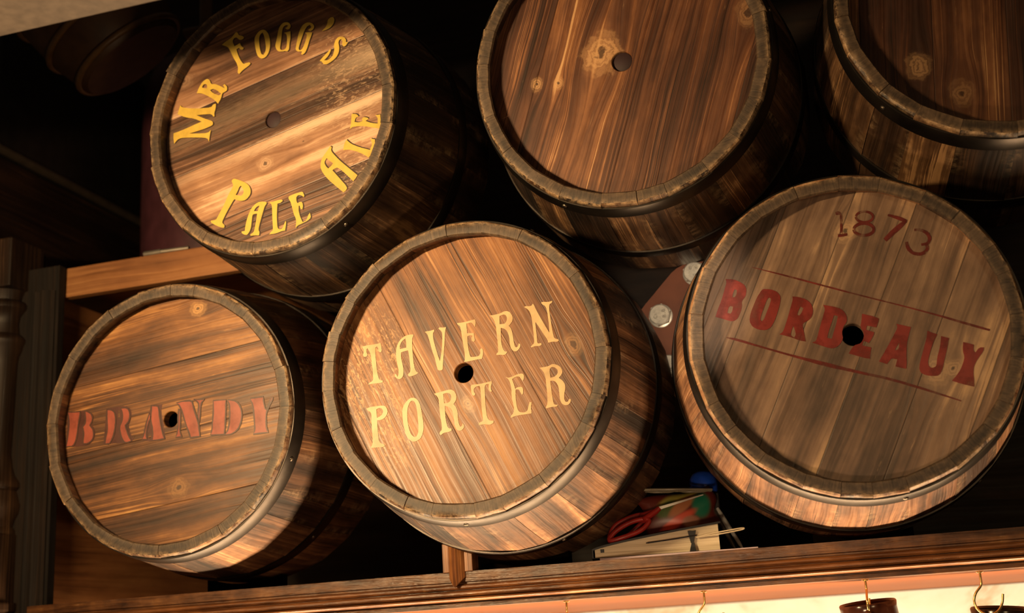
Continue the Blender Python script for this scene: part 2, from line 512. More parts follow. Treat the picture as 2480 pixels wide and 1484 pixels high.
# ------------------------------------------------------------------ barrels
GLYPHS = json.loads('''{"tavern":{"tavern":[[[[-1706,569],[-1614,581],[-1511,581],[-1392,587],[-1380,536],[-1372,467],[-1385,439],[-1416,443],[-1426,473],[-1437,534],[-1465,540],[-1483,520],[-1483,441],[-1476,342],[-1467,214],[-1450,85],[-1428,14],[-1398,-9],[-1368,-14],[-1369,-46],[-1425,-49],[-1527,-47],[-1614,-51],[-1588,-23],[-1536,-2],[-1525,36],[-1532,154],[-1544,272],[-1555,391],[-1575,473],[-1615,532],[-1631,510],[-1632,470],[-1613,428],[-1634,397],[-1681,402],[-1695,439],[-1674,475],[-1683,526]]],[[[-842,655],[-843,629],[-864,592],[-868,480],[-862,363],[-852,216],[-836,117],[-813,61],[-778,34],[-804,16],[-875,-4],[-936,-6],[-953,29],[-919,54],[-902,96],[-913,213],[-924,341],[-937,411],[-1003,405],[-1054,392],[-1055,309],[-1035,209],[-1018,110],[-1026,24],[-1052,-16],[-1093,-31],[-1133,-11],[-1163,21],[-1169,56],[-1141,59],[-1122,11],[-1104,53],[-1102,120],[-1121,220],[-1139,339],[-1136,446],[-1111,531],[-1057,603],[-985,648],[-913,660]],[[-974,607],[-963,532],[-965,459],[-1022,453],[-1068,449],[-1073,497],[-1049,553],[-1012,587]]],[[[-651,667],[-628,676],[-557,675],[-496,688],[-495,661],[-521,631],[-513,522],[-479,382],[-444,251],[-419,176],[-399,265],[-378,398],[-366,552],[-369,620],[-392,662],[-426,691],[-410,711],[-355,699],[-303,701],[-309,661],[-323,605],[-333,470],[-350,298],[-370,155],[-378,41],[-399,29],[-448,31],[-467,57],[-496,210],[-536,340],[-570,481],[-601,602],[-624,644]]],[[[-124,739],[-45,738],[35,742],[95,753],[175,760],[185,707],[167,639],[143,679],[113,720],[73,715],[34,713],[33,655],[36,557],[86,555],[144,545],[149,484],[159,435],[142,408],[113,419],[97,452],[118,508],[84,520],[39,508],[39,421],[46,314],[64,216],[77,176],[126,172],[209,174],[238,223],[229,272],[255,295],[278,275],[279,198],[256,125],[202,127],[113,119],[20,112],[-34,114],[-13,149],[-16,255],[-32,373],[-48,500],[-60,618],[-72,683],[-106,712]]],[[[411,788],[491,789],[580,799],[640,823],[689,823],[736,797],[767,739],[779,699],[761,644],[725,601],[705,589],[741,541],[760,452],[768,346],[782,258],[805,232],[835,251],[847,293],[872,275],[868,238],[836,190],[797,171],[754,186],[723,228],[707,296],[704,411],[680,501],[635,550],[577,572],[572,448],[574,333],[597,234],[624,193],[662,188],[641,153],[607,140],[554,154],[486,155],[492,181],[518,197],[520,282],[514,398],[506,514],[500,621],[477,702],[446,759]],[[566,759],[628,776],[666,763],[685,717],[675,665],[644,626],[563,630]]],[[[963,848],[988,859],[1050,847],[1084,855],[1100,882],[1118,865],[1151,773],[1202,661],[1261,538],[1332,395],[1334,519],[1325,644],[1314,761],[1289,822],[1252,846],[1230,878],[1255,889],[1340,874],[1408,884],[1401,854],[1357,836],[1351,746],[1362,629],[1373,504],[1385,398],[1398,311],[1425,287],[1462,279],[1472,254],[1440,238],[1384,251],[1303,243],[1297,286],[1233,399],[1173,512],[1125,590],[1128,489],[1135,374],[1136,269],[1151,249],[1199,252],[1202,223],[1163,209],[1097,218],[1043,201],[1030,219],[1065,245],[1091,271],[1088,380],[1082,514],[1072,659],[1049,759],[1018,806]]]],"porter":[[[[-1654,-427],[-1580,-407],[-1478,-409],[-1366,-409],[-1321,-436],[-1296,-501],[-1308,-557],[-1347,-605],[-1403,-632],[-1474,-629],[-1471,-720],[-1462,-844],[-1452,-949],[-1423,-990],[-1364,-1013],[-1354,-1040],[-1385,-1055],[-1475,-1049],[-1581,-1049],[-1581,-1026],[-1555,-995],[-1554,-882],[-1563,-739],[-1567,-614],[-1568,-518],[-1587,-483],[-1627,-459]],[[-1485,-459],[-1438,-439],[-1398,-449],[-1369,-493],[-1385,-544],[-1432,-577],[-1475,-591],[-1481,-528]]],[[[-880,-343],[-830,-359],[-787,-406],[-756,-496],[-735,-621],[-720,-745],[-719,-839],[-737,-922],[-774,-988],[-835,-1019],[-889,-1025],[-943,-998],[-995,-932],[-1027,-834],[-1048,-719],[-1059,-604],[-1056,-509],[-1029,-436],[-971,-376],[-920,-345]],[[-886,-386],[-852,-413],[-825,-488],[-814,-584],[-805,-698],[-800,-821],[-811,-904],[-842,-953],[-877,-954],[-920,-912],[-952,-833],[-973,-717],[-979,-603],[-971,-509],[-948,-436],[-917,-396]]],[[[-532,-322],[-460,-311],[-370,-298],[-311,-289],[-252,-290],[-204,-322],[-177,-382],[-175,-439],[-202,-493],[-227,-518],[-186,-570],[-165,-647],[-164,-741],[-150,-845],[-131,-875],[-107,-868],[-95,-828],[-72,-853],[-72,-891],[-100,-925],[-144,-939],[-192,-915],[-218,-856],[-228,-743],[-243,-638],[-283,-559],[-366,-529],[-365,-634],[-360,-747],[-335,-853],[-312,-883],[-273,-887],[-272,-920],[-320,-936],[-398,-939],[-443,-970],[-469,-950],[-456,-914],[-425,-890],[-430,-777],[-449,-643],[-457,-520],[-460,-425],[-487,-365]],[[-387,-343],[-323,-332],[-274,-352],[-256,-392],[-269,-457],[-310,-490],[-374,-490]]],[[[57,-270],[87,-253],[204,-259],[302,-248],[390,-235],[396,-264],[376,-318],[375,-364],[391,-390],[376,-402],[348,-380],[338,-341],[344,-276],[310,-272],[280,-297],[278,-419],[278,-550],[284,-672],[298,-785],[334,-835],[396,-842],[389,-878],[335,-898],[240,-879],[162,-886],[156,-857],[189,-838],[228,-828],[224,-730],[214,-599],[214,-449],[210,-336],[198,-287],[144,-290],[104,-323],[106,-370],[129,-401],[113,-428],[84,-424],[66,-394],[62,-328]]],[[[614,-197],[661,-220],[729,-202],[797,-180],[874,-176],[903,-202],[898,-258],[881,-293],[859,-263],[824,-214],[766,-219],[712,-245],[733,-304],[756,-400],[786,-377],[857,-379],[877,-410],[872,-488],[854,-503],[829,-455],[807,-411],[760,-410],[755,-493],[758,-596],[771,-699],[801,-758],[876,-771],[924,-753],[942,-691],[965,-624],[1000,-633],[979,-713],[990,-797],[921,-801],[827,-802],[731,-810],[668,-831],[660,-807],[705,-765],[724,-694],[706,-599],[691,-486],[697,-393],[678,-288],[655,-238]]],[[[1146,-124],[1220,-121],[1286,-117],[1340,-90],[1401,-103],[1464,-140],[1498,-210],[1483,-264],[1433,-313],[1486,-357],[1520,-416],[1523,-481],[1500,-561],[1494,-643],[1515,-687],[1547,-686],[1574,-643],[1597,-660],[1583,-704],[1549,-734],[1497,-733],[1453,-703],[1430,-636],[1426,-553],[1423,-460],[1396,-383],[1356,-346],[1300,-342],[1307,-437],[1314,-549],[1325,-661],[1341,-708],[1396,-713],[1376,-740],[1292,-735],[1216,-749],[1206,-730],[1235,-687],[1242,-568],[1237,-429],[1232,-298],[1214,-212],[1180,-157]],[[1297,-171],[1333,-133],[1379,-144],[1419,-181],[1425,-229],[1399,-267],[1360,-290],[1307,-296]]]]},"brandy":{"brandy":[[[[-2049,347],[-1912,336],[-1805,336],[-1800,275],[-1819,179],[-1841,69],[-1847,-43],[-1870,-153],[-1922,-255],[-2063,-249],[-2045,-135],[-2023,13],[-2014,162],[-2030,270]]],[[[-1707,326],[-1639,311],[-1579,267],[-1552,196],[-1567,130],[-1608,75],[-1548,9],[-1525,-61],[-1532,-142],[-1568,-198],[-1643,-242],[-1728,-230],[-1730,-152],[-1719,-63],[-1734,20],[-1752,60],[-1702,100],[-1691,188]]],[[[-1275,309],[-1191,300],[-1123,240],[-1105,141],[-1107,52],[-1118,-43],[-1142,-152],[-1190,-244],[-1223,-285],[-1302,-277],[-1295,-196],[-1272,-102],[-1261,9],[-1272,122],[-1278,219]]],[[[-1007,302],[-932,309],[-865,280],[-834,202],[-833,112],[-861,48],[-919,3],[-893,-67],[-867,-144],[-825,-229],[-799,-276],[-873,-298],[-940,-284],[-982,-213],[-1009,-129],[-1027,-16],[-987,69],[-971,157],[-981,240]]],[[[-417,283],[-301,270],[-280,201],[-259,51],[-234,-99],[-200,-219],[-171,-303],[-273,-311],[-396,-309],[-388,-215],[-397,-111],[-423,-5],[-432,70],[-424,180]]],[[[-457,161],[-430,69],[-472,15],[-496,-71],[-516,-158],[-515,-216],[-503,-280],[-593,-271],[-561,-197],[-537,-89],[-513,12]]],[[[54,281],[185,298],[338,289],[369,194],[395,97],[438,-26],[468,-116],[476,-211],[493,-330],[394,-331],[316,-335],[281,-230],[238,-123],[194,8],[150,147],[106,231]]],[[[98,176],[128,157],[129,-33],[116,-189],[142,-278],[160,-304],[42,-303],[68,-231],[85,-107],[85,35]]],[[[377,305],[577,282],[525,241],[503,164],[494,7],[481,-86],[451,-20],[460,90],[473,183],[464,239]]],[[[742,245],[974,235],[973,113],[963,-43],[958,-198],[939,-341],[833,-341],[687,-326],[713,-251],[727,-96],[741,59]]],[[[1004,231],[1120,207],[1196,159],[1246,68],[1266,-44],[1252,-152],[1217,-249],[1157,-312],[1063,-353],[952,-353],[1013,-266],[1039,-129],[1045,27],[1038,145]]],[[[1418,209],[1655,210],[1658,132],[1685,4],[1710,-14],[1754,82],[1794,179],[1832,183],[1822,145],[1771,65],[1723,-23],[1705,-76],[1699,-199],[1701,-292],[1717,-355],[1741,-392],[1603,-393],[1469,-395],[1495,-332],[1489,-177],[1478,-20],[1463,91]]]],"brandyback":[[[[-2063,-245],[-2050,355],[-1801,343],[-1622,316],[-1557,264],[-1543,188],[-1575,86],[-1514,-2],[-1499,-86],[-1526,-187],[-1626,-267],[-1896,-269]]],[[[-1336,-273],[-1293,326],[-1083,341],[-915,337],[-831,283],[-797,183],[-828,52],[-861,-4],[-817,-156],[-775,-249],[-734,-194],[-774,-278],[-890,-311],[-973,-288],[-1098,-286]],[[-1065,286],[-1031,268],[-1025,133],[-1067,130]]],[[[-613,-284],[-561,-197],[-465,162],[-434,300],[-219,287],[-243,183],[-151,-312],[-412,-322]],[[-479,-176],[-430,-181],[-429,-269],[-486,-256]]]]},"bord":{"bordeaux":[[[[-1650,1013],[-1538,997],[-1456,950],[-1392,897],[-1372,822],[-1392,734],[-1457,660],[-1460,589],[-1486,511],[-1539,418],[-1595,386],[-1647,387],[-1754,437],[-1851,475],[-1810,574],[-1744,702],[-1685,849],[-1642,962]],[[-1537,848],[-1508,833],[-1518,776],[-1549,730],[-1583,738],[-1563,808]],[[-1631,612],[-1589,599],[-1605,533],[-1635,496],[-1677,514],[-1656,584]]],[[[-1142,807],[-1040,791],[-951,747],[-908,670],[-929,565],[-977,445],[-1033,327],[-1095,235],[-1175,204],[-1268,223],[-1348,272],[-1382,356],[-1363,452],[-1306,572],[-1242,690],[-1180,773]],[[-1071,675],[-1043,650],[-1075,564],[-1129,462],[-1174,369],[-1212,337],[-1230,366],[-1199,452],[-1149,554],[-1104,648]]],[[[-747,652],[-656,633],[-559,586],[-499,517],[-484,426],[-507,340],[-561,284],[-650,249],[-654,179],[-647,90],[-639,-17],[-729,10],[-808,54],[-889,89],[-987,126],[-933,156],[-887,257],[-829,393],[-780,521],[-749,598]],[[-655,494],[-615,467],[-649,400],[-687,364],[-711,380],[-687,440]],[[-784,228],[-764,146],[-766,94],[-791,57],[-834,88],[-824,144]]],[[[-338,481],[-252,458],[-147,424],[-77,372],[-37,288],[-48,201],[-107,137],[-134,52],[-127,-27],[-169,-93],[-233,-143],[-302,-153],[-382,-123],[-461,-84],[-557,-39],[-496,-23],[-460,70],[-411,197],[-351,340],[-320,417]],[[-210,316],[-158,301],[-191,199],[-238,90],[-281,-15],[-341,4],[-314,89],[-258,206]]],[[[170,296],[296,253],[388,205],[380,163],[337,81],[216,123],[197,63],[302,18],[287,-28],[211,-129],[186,-112],[143,-93],[117,-152],[234,-193],[196,-350],[113,-327],[10,-283],[-81,-246],[1,-140],[103,-122],[154,-42],[159,34],[124,114],[152,197]]],[[[611,104],[706,70],[800,36],[760,-59],[716,-187],[690,-316],[677,-447],[660,-539],[592,-518],[519,-492],[558,-397],[486,-371],[444,-413],[413,-448],[362,-424],[311,-400],[388,-294],[476,-171],[565,-38],[622,50]],[[616,-167],[595,-259],[540,-268],[569,-219]]],[[[1009,-39],[1071,-74],[1133,-104],[1083,-179],[1037,-259],[984,-385],[952,-484],[962,-542],[1003,-564],[1059,-542],[1083,-432],[1146,-270],[1178,-133],[1279,-172],[1232,-317],[1177,-461],[1132,-596],[1076,-674],[997,-676],[911,-658],[837,-613],[830,-537],[873,-411],[940,-249],[989,-122]]],[[[1454,-247],[1529,-273],[1587,-298],[1568,-371],[1589,-410],[1651,-342],[1712,-349],[1695,-403],[1602,-505],[1545,-592],[1523,-682],[1519,-774],[1509,-875],[1430,-849],[1347,-817],[1231,-764],[1302,-697],[1366,-620],[1413,-532],[1443,-451],[1430,-356]]]],"rules":[[[[-1255,1139],[-850,972],[-370,774],[106,581],[730,339],[1187,147],[1486,7],[1816,-131],[1827,-106],[1499,38],[1196,169],[736,353],[113,600],[-361,796],[-842,993],[-1253,1144]]],[[[-1729,151],[-1594,95],[-1301,-25],[-822,-224],[-432,-392],[-35,-524],[431,-679],[885,-874],[1306,-1056],[1312,-1044],[899,-844],[443,-647],[-23,-488],[-411,-335],[-812,-198],[-1292,-2],[-1581,131],[-1725,165]]]],"1873":[[[[-2,1772],[26,1772],[51,1765],[42,1661],[29,1552],[18,1499],[56,1492],[64,1547],[78,1657],[90,1773],[45,1831],[-7,1820]]],[[[-17,1444],[52,1441],[118,1451],[116,1486],[52,1485],[-14,1492]]],[[[283,1708],[290,1725],[303,1737],[322,1747],[345,1754],[372,1757],[400,1755],[427,1747],[450,1736],[468,1723],[481,1707],[486,1693],[486,1679],[481,1666],[470,1653],[452,1643],[429,1635],[403,1632],[375,1633],[348,1639],[324,1650],[304,1663],[291,1678],[284,1693],[283,1711],[251,1708],[253,1684],[265,1658],[284,1637],[309,1619],[338,1607],[370,1599],[403,1597],[435,1601],[464,1611],[489,1626],[507,1647],[518,1673],[518,1700],[508,1726],[490,1748],[466,1766],[437,1780],[406,1788],[373,1791],[340,1788],[310,1780],[285,1765],[265,1745],[254,1724]]],[[[235,1526],[244,1544],[258,1558],[279,1569],[306,1577],[337,1579],[369,1577],[399,1569],[426,1557],[447,1541],[461,1524],[467,1509],[467,1495],[462,1482],[449,1468],[429,1456],[403,1448],[373,1444],[341,1446],[310,1453],[282,1464],[260,1480],[245,1496],[237,1512],[236,1531],[195,1527],[197,1499],[211,1470],[233,1445],[263,1425],[297,1410],[335,1402],[373,1400],[411,1404],[445,1415],[474,1433],[496,1457],[508,1487],[508,1519],[496,1549],[475,1575],[447,1596],[413,1611],[376,1621],[337,1624],[300,1621],[265,1611],[234,1594],[211,1571],[199,1546]]],[[[700,1668],[770,1632],[856,1581],[939,1533],[962,1574],[880,1629],[786,1670],[710,1694]]],[[[928,1579],[821,1523],[707,1440],[602,1344],[637,1296],[747,1380],[859,1461],[949,1545]]],[[[1032,1403],[1120,1389],[1183,1335],[1203,1268],[1177,1218],[1098,1210],[1098,1176],[1197,1174],[1253,1264],[1221,1367],[1135,1427],[1036,1436]]],[[[1145,1200],[1155,1142],[1121,1097],[1051,1082],[977,1107],[934,1172],[923,1260],[885,1256],[887,1152],[951,1068],[1046,1032],[1144,1050],[1203,1130],[1182,1211]]]]},"fogg":{"mr":[[[[-1856,711],[-1823,663],[-1660,607],[-1482,569],[-1238,536],[-1198,583],[-1143,581],[-1150,502],[-1179,417],[-1175,361],[-1202,362],[-1234,414],[-1372,439],[-1528,457],[-1396,373],[-1231,292],[-1204,251],[-1216,209],[-1365,180],[-1532,165],[-1683,156],[-1511,120],[-1312,88],[-1250,131],[-1274,45],[-1292,-71],[-1324,1],[-1490,45],[-1701,89],[-1857,111],[-1925,90],[-1987,37],[-2003,136],[-1997,226],[-1924,231],[-1755,257],[-1586,292],[-1430,319],[-1585,408],[-1752,464],[-1915,555],[-1891,621]]],[[[-1522,858],[-1476,950],[-1408,1037],[-1317,1078],[-1262,1045],[-1230,956],[-1153,944],[-1054,886],[-967,826],[-994,883],[-966,902],[-917,845],[-919,775],[-980,753],[-1013,745],[-1037,659],[-1104,573],[-1137,620],[-1202,685],[-1301,758],[-1411,828]],[[-1397,978],[-1364,991],[-1319,976],[-1309,933],[-1320,900],[-1415,936]],[[-1254,854],[-1199,867],[-1133,832],[-1035,740],[-1080,719],[-1145,754],[-1211,799]]]],"foggs":[[[[-1007,1631],[-929,1674],[-808,1716],[-752,1774],[-718,1801],[-686,1778],[-671,1734],[-590,1694],[-564,1662],[-603,1631],[-657,1639],[-689,1677],[-721,1705],[-764,1700],[-798,1652],[-757,1546],[-702,1558],[-647,1581],[-622,1519],[-574,1472],[-596,1447],[-645,1459],[-666,1499],[-720,1482],[-695,1385],[-654,1284],[-592,1179],[-538,1187],[-473,1187],[-447,1161],[-475,1132],[-562,1092],[-616,1064],[-677,1018],[-708,1055],[-690,1131],[-721,1229],[-783,1344],[-835,1468],[-877,1549],[-920,1585]]],[[[-201,1722],[-138,1691],[-87,1613],[-63,1507],[-61,1386],[-86,1291],[-130,1222],[-195,1192],[-258,1207],[-310,1264],[-340,1371],[-358,1497],[-360,1598],[-321,1660],[-266,1707]],[[-203,1671],[-172,1604],[-154,1498],[-141,1385],[-154,1308],[-193,1257],[-235,1277],[-259,1373],[-272,1496],[-275,1578],[-252,1643]]],[[[258,1746],[320,1715],[344,1659],[316,1606],[264,1609],[238,1640],[275,1651],[297,1676],[245,1698],[197,1670],[174,1610],[159,1474],[134,1360],[126,1282],[167,1252],[220,1259],[253,1291],[268,1427],[261,1519],[214,1560],[336,1561],[331,1432],[307,1338],[299,1241],[261,1210],[230,1227],[167,1232],[93,1249],[48,1310],[39,1382],[69,1475],[94,1590],[129,1692],[194,1746]]],[[[694,1634],[755,1599],[789,1541],[761,1488],[709,1471],[668,1500],[711,1520],[732,1544],[703,1587],[650,1574],[596,1508],[550,1400],[504,1291],[475,1209],[500,1173],[542,1183],[586,1252],[632,1360],[645,1426],[605,1466],[667,1461],[744,1437],[726,1387],[682,1299],[647,1198],[602,1110],[549,1083],[523,1099],[541,1144],[458,1163],[418,1203],[442,1306],[479,1447],[513,1538],[568,1614],[632,1639]]],[[[1097,1624],[1148,1616],[1167,1567],[1143,1494],[1079,1440],[996,1421],[924,1418],[998,1470],[1031,1521],[1039,1589]]],[[[1255,1240],[1325,1218],[1363,1165],[1361,1117],[1401,1107],[1348,1051],[1307,1051],[1284,1096],[1301,1141],[1273,1192],[1237,1185],[1220,1141],[1236,1058],[1222,964],[1168,889],[1084,840],[991,808],[931,827],[902,882],[862,897],[926,955],[1010,1014],[1074,1067],[1078,1037],[1028,951],[944,892],[1015,876],[1109,932],[1143,1022],[1137,1121],[1171,1201],[1214,1235]]]],"pale":[[[[-864,-848],[-827,-816],[-719,-864],[-593,-937],[-531,-999],[-502,-1078],[-508,-1143],[-555,-1200],[-619,-1237],[-691,-1235],[-772,-1208],[-817,-1179],[-854,-1217],[-929,-1319],[-1005,-1428],[-1061,-1524],[-1053,-1558],[-1013,-1594],[-1027,-1637],[-1082,-1623],[-1181,-1568],[-1281,-1501],[-1276,-1469],[-1179,-1474],[-1142,-1419],[-1066,-1310],[-1000,-1207],[-933,-1079],[-858,-986],[-834,-924],[-856,-879]],[[-689,-968],[-659,-1016],[-633,-1078],[-652,-1124],[-689,-1146],[-752,-1125],[-793,-1110],[-750,-1048],[-722,-987]]],[[[-297,-1317],[-209,-1342],[-210,-1370],[-246,-1404],[-275,-1479],[-314,-1586],[-353,-1700],[-377,-1784],[-356,-1828],[-367,-1883],[-446,-1869],[-527,-1863],[-530,-1838],[-463,-1810],[-443,-1740],[-413,-1625],[-392,-1507],[-455,-1503],[-482,-1515],[-498,-1609],[-514,-1720],[-543,-1787],[-589,-1836],[-633,-1828],[-686,-1794],[-695,-1761],[-632,-1760],[-621,-1684],[-591,-1576],[-543,-1471],[-496,-1390],[-423,-1338],[-360,-1314]],[[-344,-1378],[-368,-1438],[-382,-1468],[-453,-1455],[-425,-1411],[-389,-1386]]],[[[-160,-1355],[-85,-1357],[22,-1348],[83,-1356],[91,-1377],[55,-1403],[-7,-1408],[-19,-1502],[-28,-1654],[-20,-1816],[15,-1850],[67,-1847],[104,-1782],[133,-1723],[144,-1765],[119,-1888],[57,-1885],[-49,-1907],[-176,-1900],[-145,-1866],[-104,-1841],[-106,-1744],[-110,-1599],[-110,-1453],[-121,-1394]]],[[[194,-1348],[216,-1320],[322,-1300],[410,-1292],[463,-1290],[495,-1364],[477,-1385],[434,-1345],[382,-1335],[342,-1360],[344,-1424],[360,-1468],[413,-1453],[452,-1469],[462,-1543],[443,-1591],[409,-1565],[406,-1524],[385,-1512],[378,-1591],[396,-1690],[444,-1803],[513,-1791],[551,-1703],[583,-1669],[601,-1752],[539,-1796],[443,-1823],[356,-1843],[311,-1879],[326,-1806],[325,-1726],[285,-1630],[262,-1522],[239,-1429]]]],"ale":[[[[956,-668],[991,-623],[1024,-640],[1005,-699],[1073,-796],[1168,-909],[1295,-1038],[1462,-1205],[1427,-1250],[1382,-1293],[1267,-1157],[1120,-1004],[1041,-1019],[1018,-1036],[1113,-1158],[1274,-1370],[1244,-1421],[1199,-1443],[1083,-1328],[945,-1188],[840,-1042],[800,-930],[827,-810],[886,-738]],[[922,-808],[970,-859],[1034,-919],[999,-959],[942,-990],[900,-939],[875,-872]]],[[[1226,-733],[1247,-633],[1294,-569],[1325,-607],[1378,-660],[1507,-738],[1704,-828],[1747,-735],[1719,-636],[1799,-668],[1788,-785],[1739,-899],[1671,-948],[1587,-879],[1460,-801],[1330,-744]]],[[[1407,-151],[1490,-169],[1531,-220],[1476,-229],[1450,-297],[1526,-324],[1593,-312],[1584,-273],[1618,-249],[1683,-273],[1704,-299],[1647,-323],[1754,-383],[1862,-411],[1867,-313],[1826,-262],[1913,-270],[1916,-407],[1895,-506],[1761,-457],[1632,-409],[1502,-382],[1414,-374],[1363,-400],[1389,-305]]]]}}''')
BAR_L, BULGE = 0.315, 0.264          # cask fronts sawn off at the belly, as used for pub displays
BELLIES = {}


def prof_r(s, r0):
    return BULGE - (BULGE - r0) * (abs(0.30 - s) / 0.30) ** 1.6


def smooth_poly(pts):
    """rounds the soft corners of a letter outline, keeps the sharp ones."""
    out = []
    N = len(pts)
    P = [Vector((p[0] * 1e-4, p[1] * 1e-4)) for p in pts]
    for i in range(N):
        a, b, c = P[i - 1], P[i], P[(i + 1) % N]
        d1, d2 = (b - a), (c - b)
        if d1.length < 1e-6 or d2.length < 1e-6:
            continue
        if d1.normalized().dot(d2.normalized()) > 0.35:
            out.append(b.lerp(a, 0.22))
            out.append(b.lerp(c, 0.22))
        else:
            out.append(b)
    return out


def paint_letters(name, letters, z, mat, parent, shift=(0, 0), thick=0.00025):
    cu = bpy.data.curves.new(name, 'CURVE')
    cu.dimensions = '2D'
    cu.fill_mode = 'BOTH'
    cu.extrude = thick
    tmp = bpy.data.objects.new(name, cu)
    COL.objects.link(tmp)
    bm = bmesh.new()
    for k, letter in enumerate(letters):
        cu.splines.clear()
        for poly in letter:
            pts = smooth_poly(poly)
            sp = cu.splines.new('POLY')
            sp.points.add(len(pts) - 1)
            for q, p in zip(sp.points, pts):
                q.co = (p.x + shift[0], p.y + shift[1], 0, 1)
            sp.use_cyclic_u = True
        bpy.context.view_layer.update()
        dg = bpy.context.evaluated_depsgraph_get()
        me = bpy.data.meshes.new_from_object(tmp.evaluated_get(dg))
        me.transform(Matrix.Translation((0, 0, z + thick + 0.00002 * (k % 5))))
        bm.from_mesh(me)
        bpy.data.meshes.remove(me)
    bpy.data.objects.remove(tmp)
    bpy.data.curves.remove(cu)
    return from_bm(name, bm, mat, parent)


def outline_letters(name, letters, z, wd, mat, parent):
    bm = bmesh.new()
    for letter in letters:
        for poly in letter:
            P = smooth_poly(poly)
            N = len(P)
            A, B = [], []
            for i in range(N):
                t = (P[(i + 1) % N] - P[i - 1])
                if t.length < 1e-7:
                    t = Vector((1, 0))
                t.normalize()
                nn = Vector((-t.y, t.x))
                wj = wd * random.uniform(0.75, 1.25)
                a, b = P[i] + nn * wj, P[i] - nn * wj
                A.append(bm.verts.new((a.x, a.y, z)))
                B.append(bm.verts.new((b.x, b.y, z)))
            for i in range(N):
                j = (i + 1) % N
                bm.faces.new((A[i], A[j], B[j], B[i]))
    return from_bm(name, bm, mat, parent)


def make_staves(r0, seed, parent, mat, nst=24):
    rnd = random.Random(seed)
    ws = [rnd.uniform(0.75, 1.3) for _ in range(nst)]
    tot = sum(ws)
    outer = [0.0, 0.0025, 0.012, 0.04, 0.08, 0.12, 0.16, 0.20, 0.24, 0.28, BAR_L]
    TH = 0.0205
    bm = bmesh.new()
    lw = bm.verts.layers.float_vector.new('wood')
    lt = bm.verts.layers.float.new('tone')
    le = bm.verts.layers.float.new('edge')
    a = rnd.uniform(0, 6.28)
    m_ = 5
    for k in range(nst):
        da = ws[k] / tot * 2 * math.pi
        gap = 0.0009
        a0, a1 = a + gap, a + da - gap
        a += da
        mid, half = (a0 + a1) / 2, (a1 - a0) / 2
        jr = rnd.uniform(-0.0011, 0.0011)
        js = rnd.uniform(-0.0012, 0.0016)
        tn = rnd.random()
        toff = rnd.uniform(-2, 2)
        prof = []
        for s in outer:
            rr = prof_r(s, r0) + jr
            if s == 0.0:
                prof.append((js, rr - 0.0022, 1.0))
            elif s == 0.0025:
                prof.append((s + js, rr, 0.6))
            else:
                prof.append((s, rr, 0.06 if s == 0.012 else 0.0))
        prof.append((BAR_L, prof_r(BAR_L, r0) - TH, 0.0))
        for s in (0.28, 0.2, 0.1, 0.05, 0.03, 0.012):
            prof.append((s, prof_r(s, r0) - TH, 0.0))
        prof.append((0.004 + js, r0 - TH + 0.0003, 0.25))
        prof.append((js + 0.0005, r0 - TH + 0.0025, 0.55))
        prof.append((js - 0.0003, r0 - TH * 0.5, 0.0))
        rings = []
        for (s, r, e) in prof:
            ring = []
            for q in range(m_):
                ph = -half + 2 * half * q / (m_ - 1)
                flat = math.cos(half) / math.cos(ph)
                rr = r * (0.45 + 0.55 * (flat / ((1 + math.cos(half)) / 2)))
                ang = mid + ph
                wob = rnd.uniform(-1, 1) * (0.0004 if e > 0.5 else 0)
                v = bm.verts.new(((rr + wob) * math.cos(ang), (rr + wob) * math.sin(ang), -s + wob))
                v[lw] = (s, ph * r + toff, r - r0)
                v[lt] = tn
                v[le] = max(e, 0.35 if (q in (0, m_ - 1) and rnd.random() < 0.5) else 0.0)
                ring.append(v)
            rings.append(ring)
        N = len(rings)
        for i in range(N):
            A, B = rings[i], rings[(i + 1) % N]
            front = i >= N - 4 or i == 0
            for q in range(m_ - 1):
                f = bm.faces.new((A[q], A[q + 1], B[q + 1], B[q]))
                f.material_index = 1 if (i >= N - 3) else 0
        bm.faces.new([r_[0] for r_ in rings])
        bm.faces.new([r_[-1] for r_ in rings][::-1])
    return from_bm('staves', bm, [mat, M_END], parent, smooth=32)


def make_hoop(r0, s0, s1, parent, rivets, name='hoop'):
    bm = bmesh.new()
    seg = 120
    t = 0.0017
    rows = [(s0, -0.0012), (s0, t * 0.7), (s0 + 0.0006, t), (s1 - 0.0006, t), (s1, t * 0.7), (s1, -0.0012)]
    rings = []
    for s, d in rows:
        r = prof_r(s, r0) + d + 0.0008
        rings.append([bm.verts.new((r * math.cos(2 * math.pi * k / seg), r * math.sin(2 * math.pi * k / seg), -s)) for k in range(seg)])
    for i in range(len(rings)):
        A, B = rings[i], rings[(i + 1) % len(rings)]
        for k in range(seg):
            j = (k + 1) % seg
            bm.faces.new((A[k], A[j], B[j], B[k]))
    h = from_bm(name, bm, M_HOOP, parent, smooth=40)
    for ang in rivets:
        bm = bmesh.new()
        lathe(bm, [(0.0042, -0.001), (0.0042, 0.0004), (0.0034, 0.0016), (0.0018, 0.0022), (0, 0.0024)], 14)
        s = (s0 + s1) / 2
        r = prof_r(s, r0) + t + 0.0008
        a = math.radians(ang)
        nrm = Vector((math.cos(a), math.sin(a), 0))
        mt = Matrix.Translation(nrm * r + Vector((0, 0, -s))) @ nrm.to_track_quat('Z', 'X').to_matrix().to_4x4()
        bmesh.ops.transform(bm, matrix=mt, verts=bm.verts[:])
        from_bm('rivet', bm, M_RIVET, h, smooth=40)
    return h


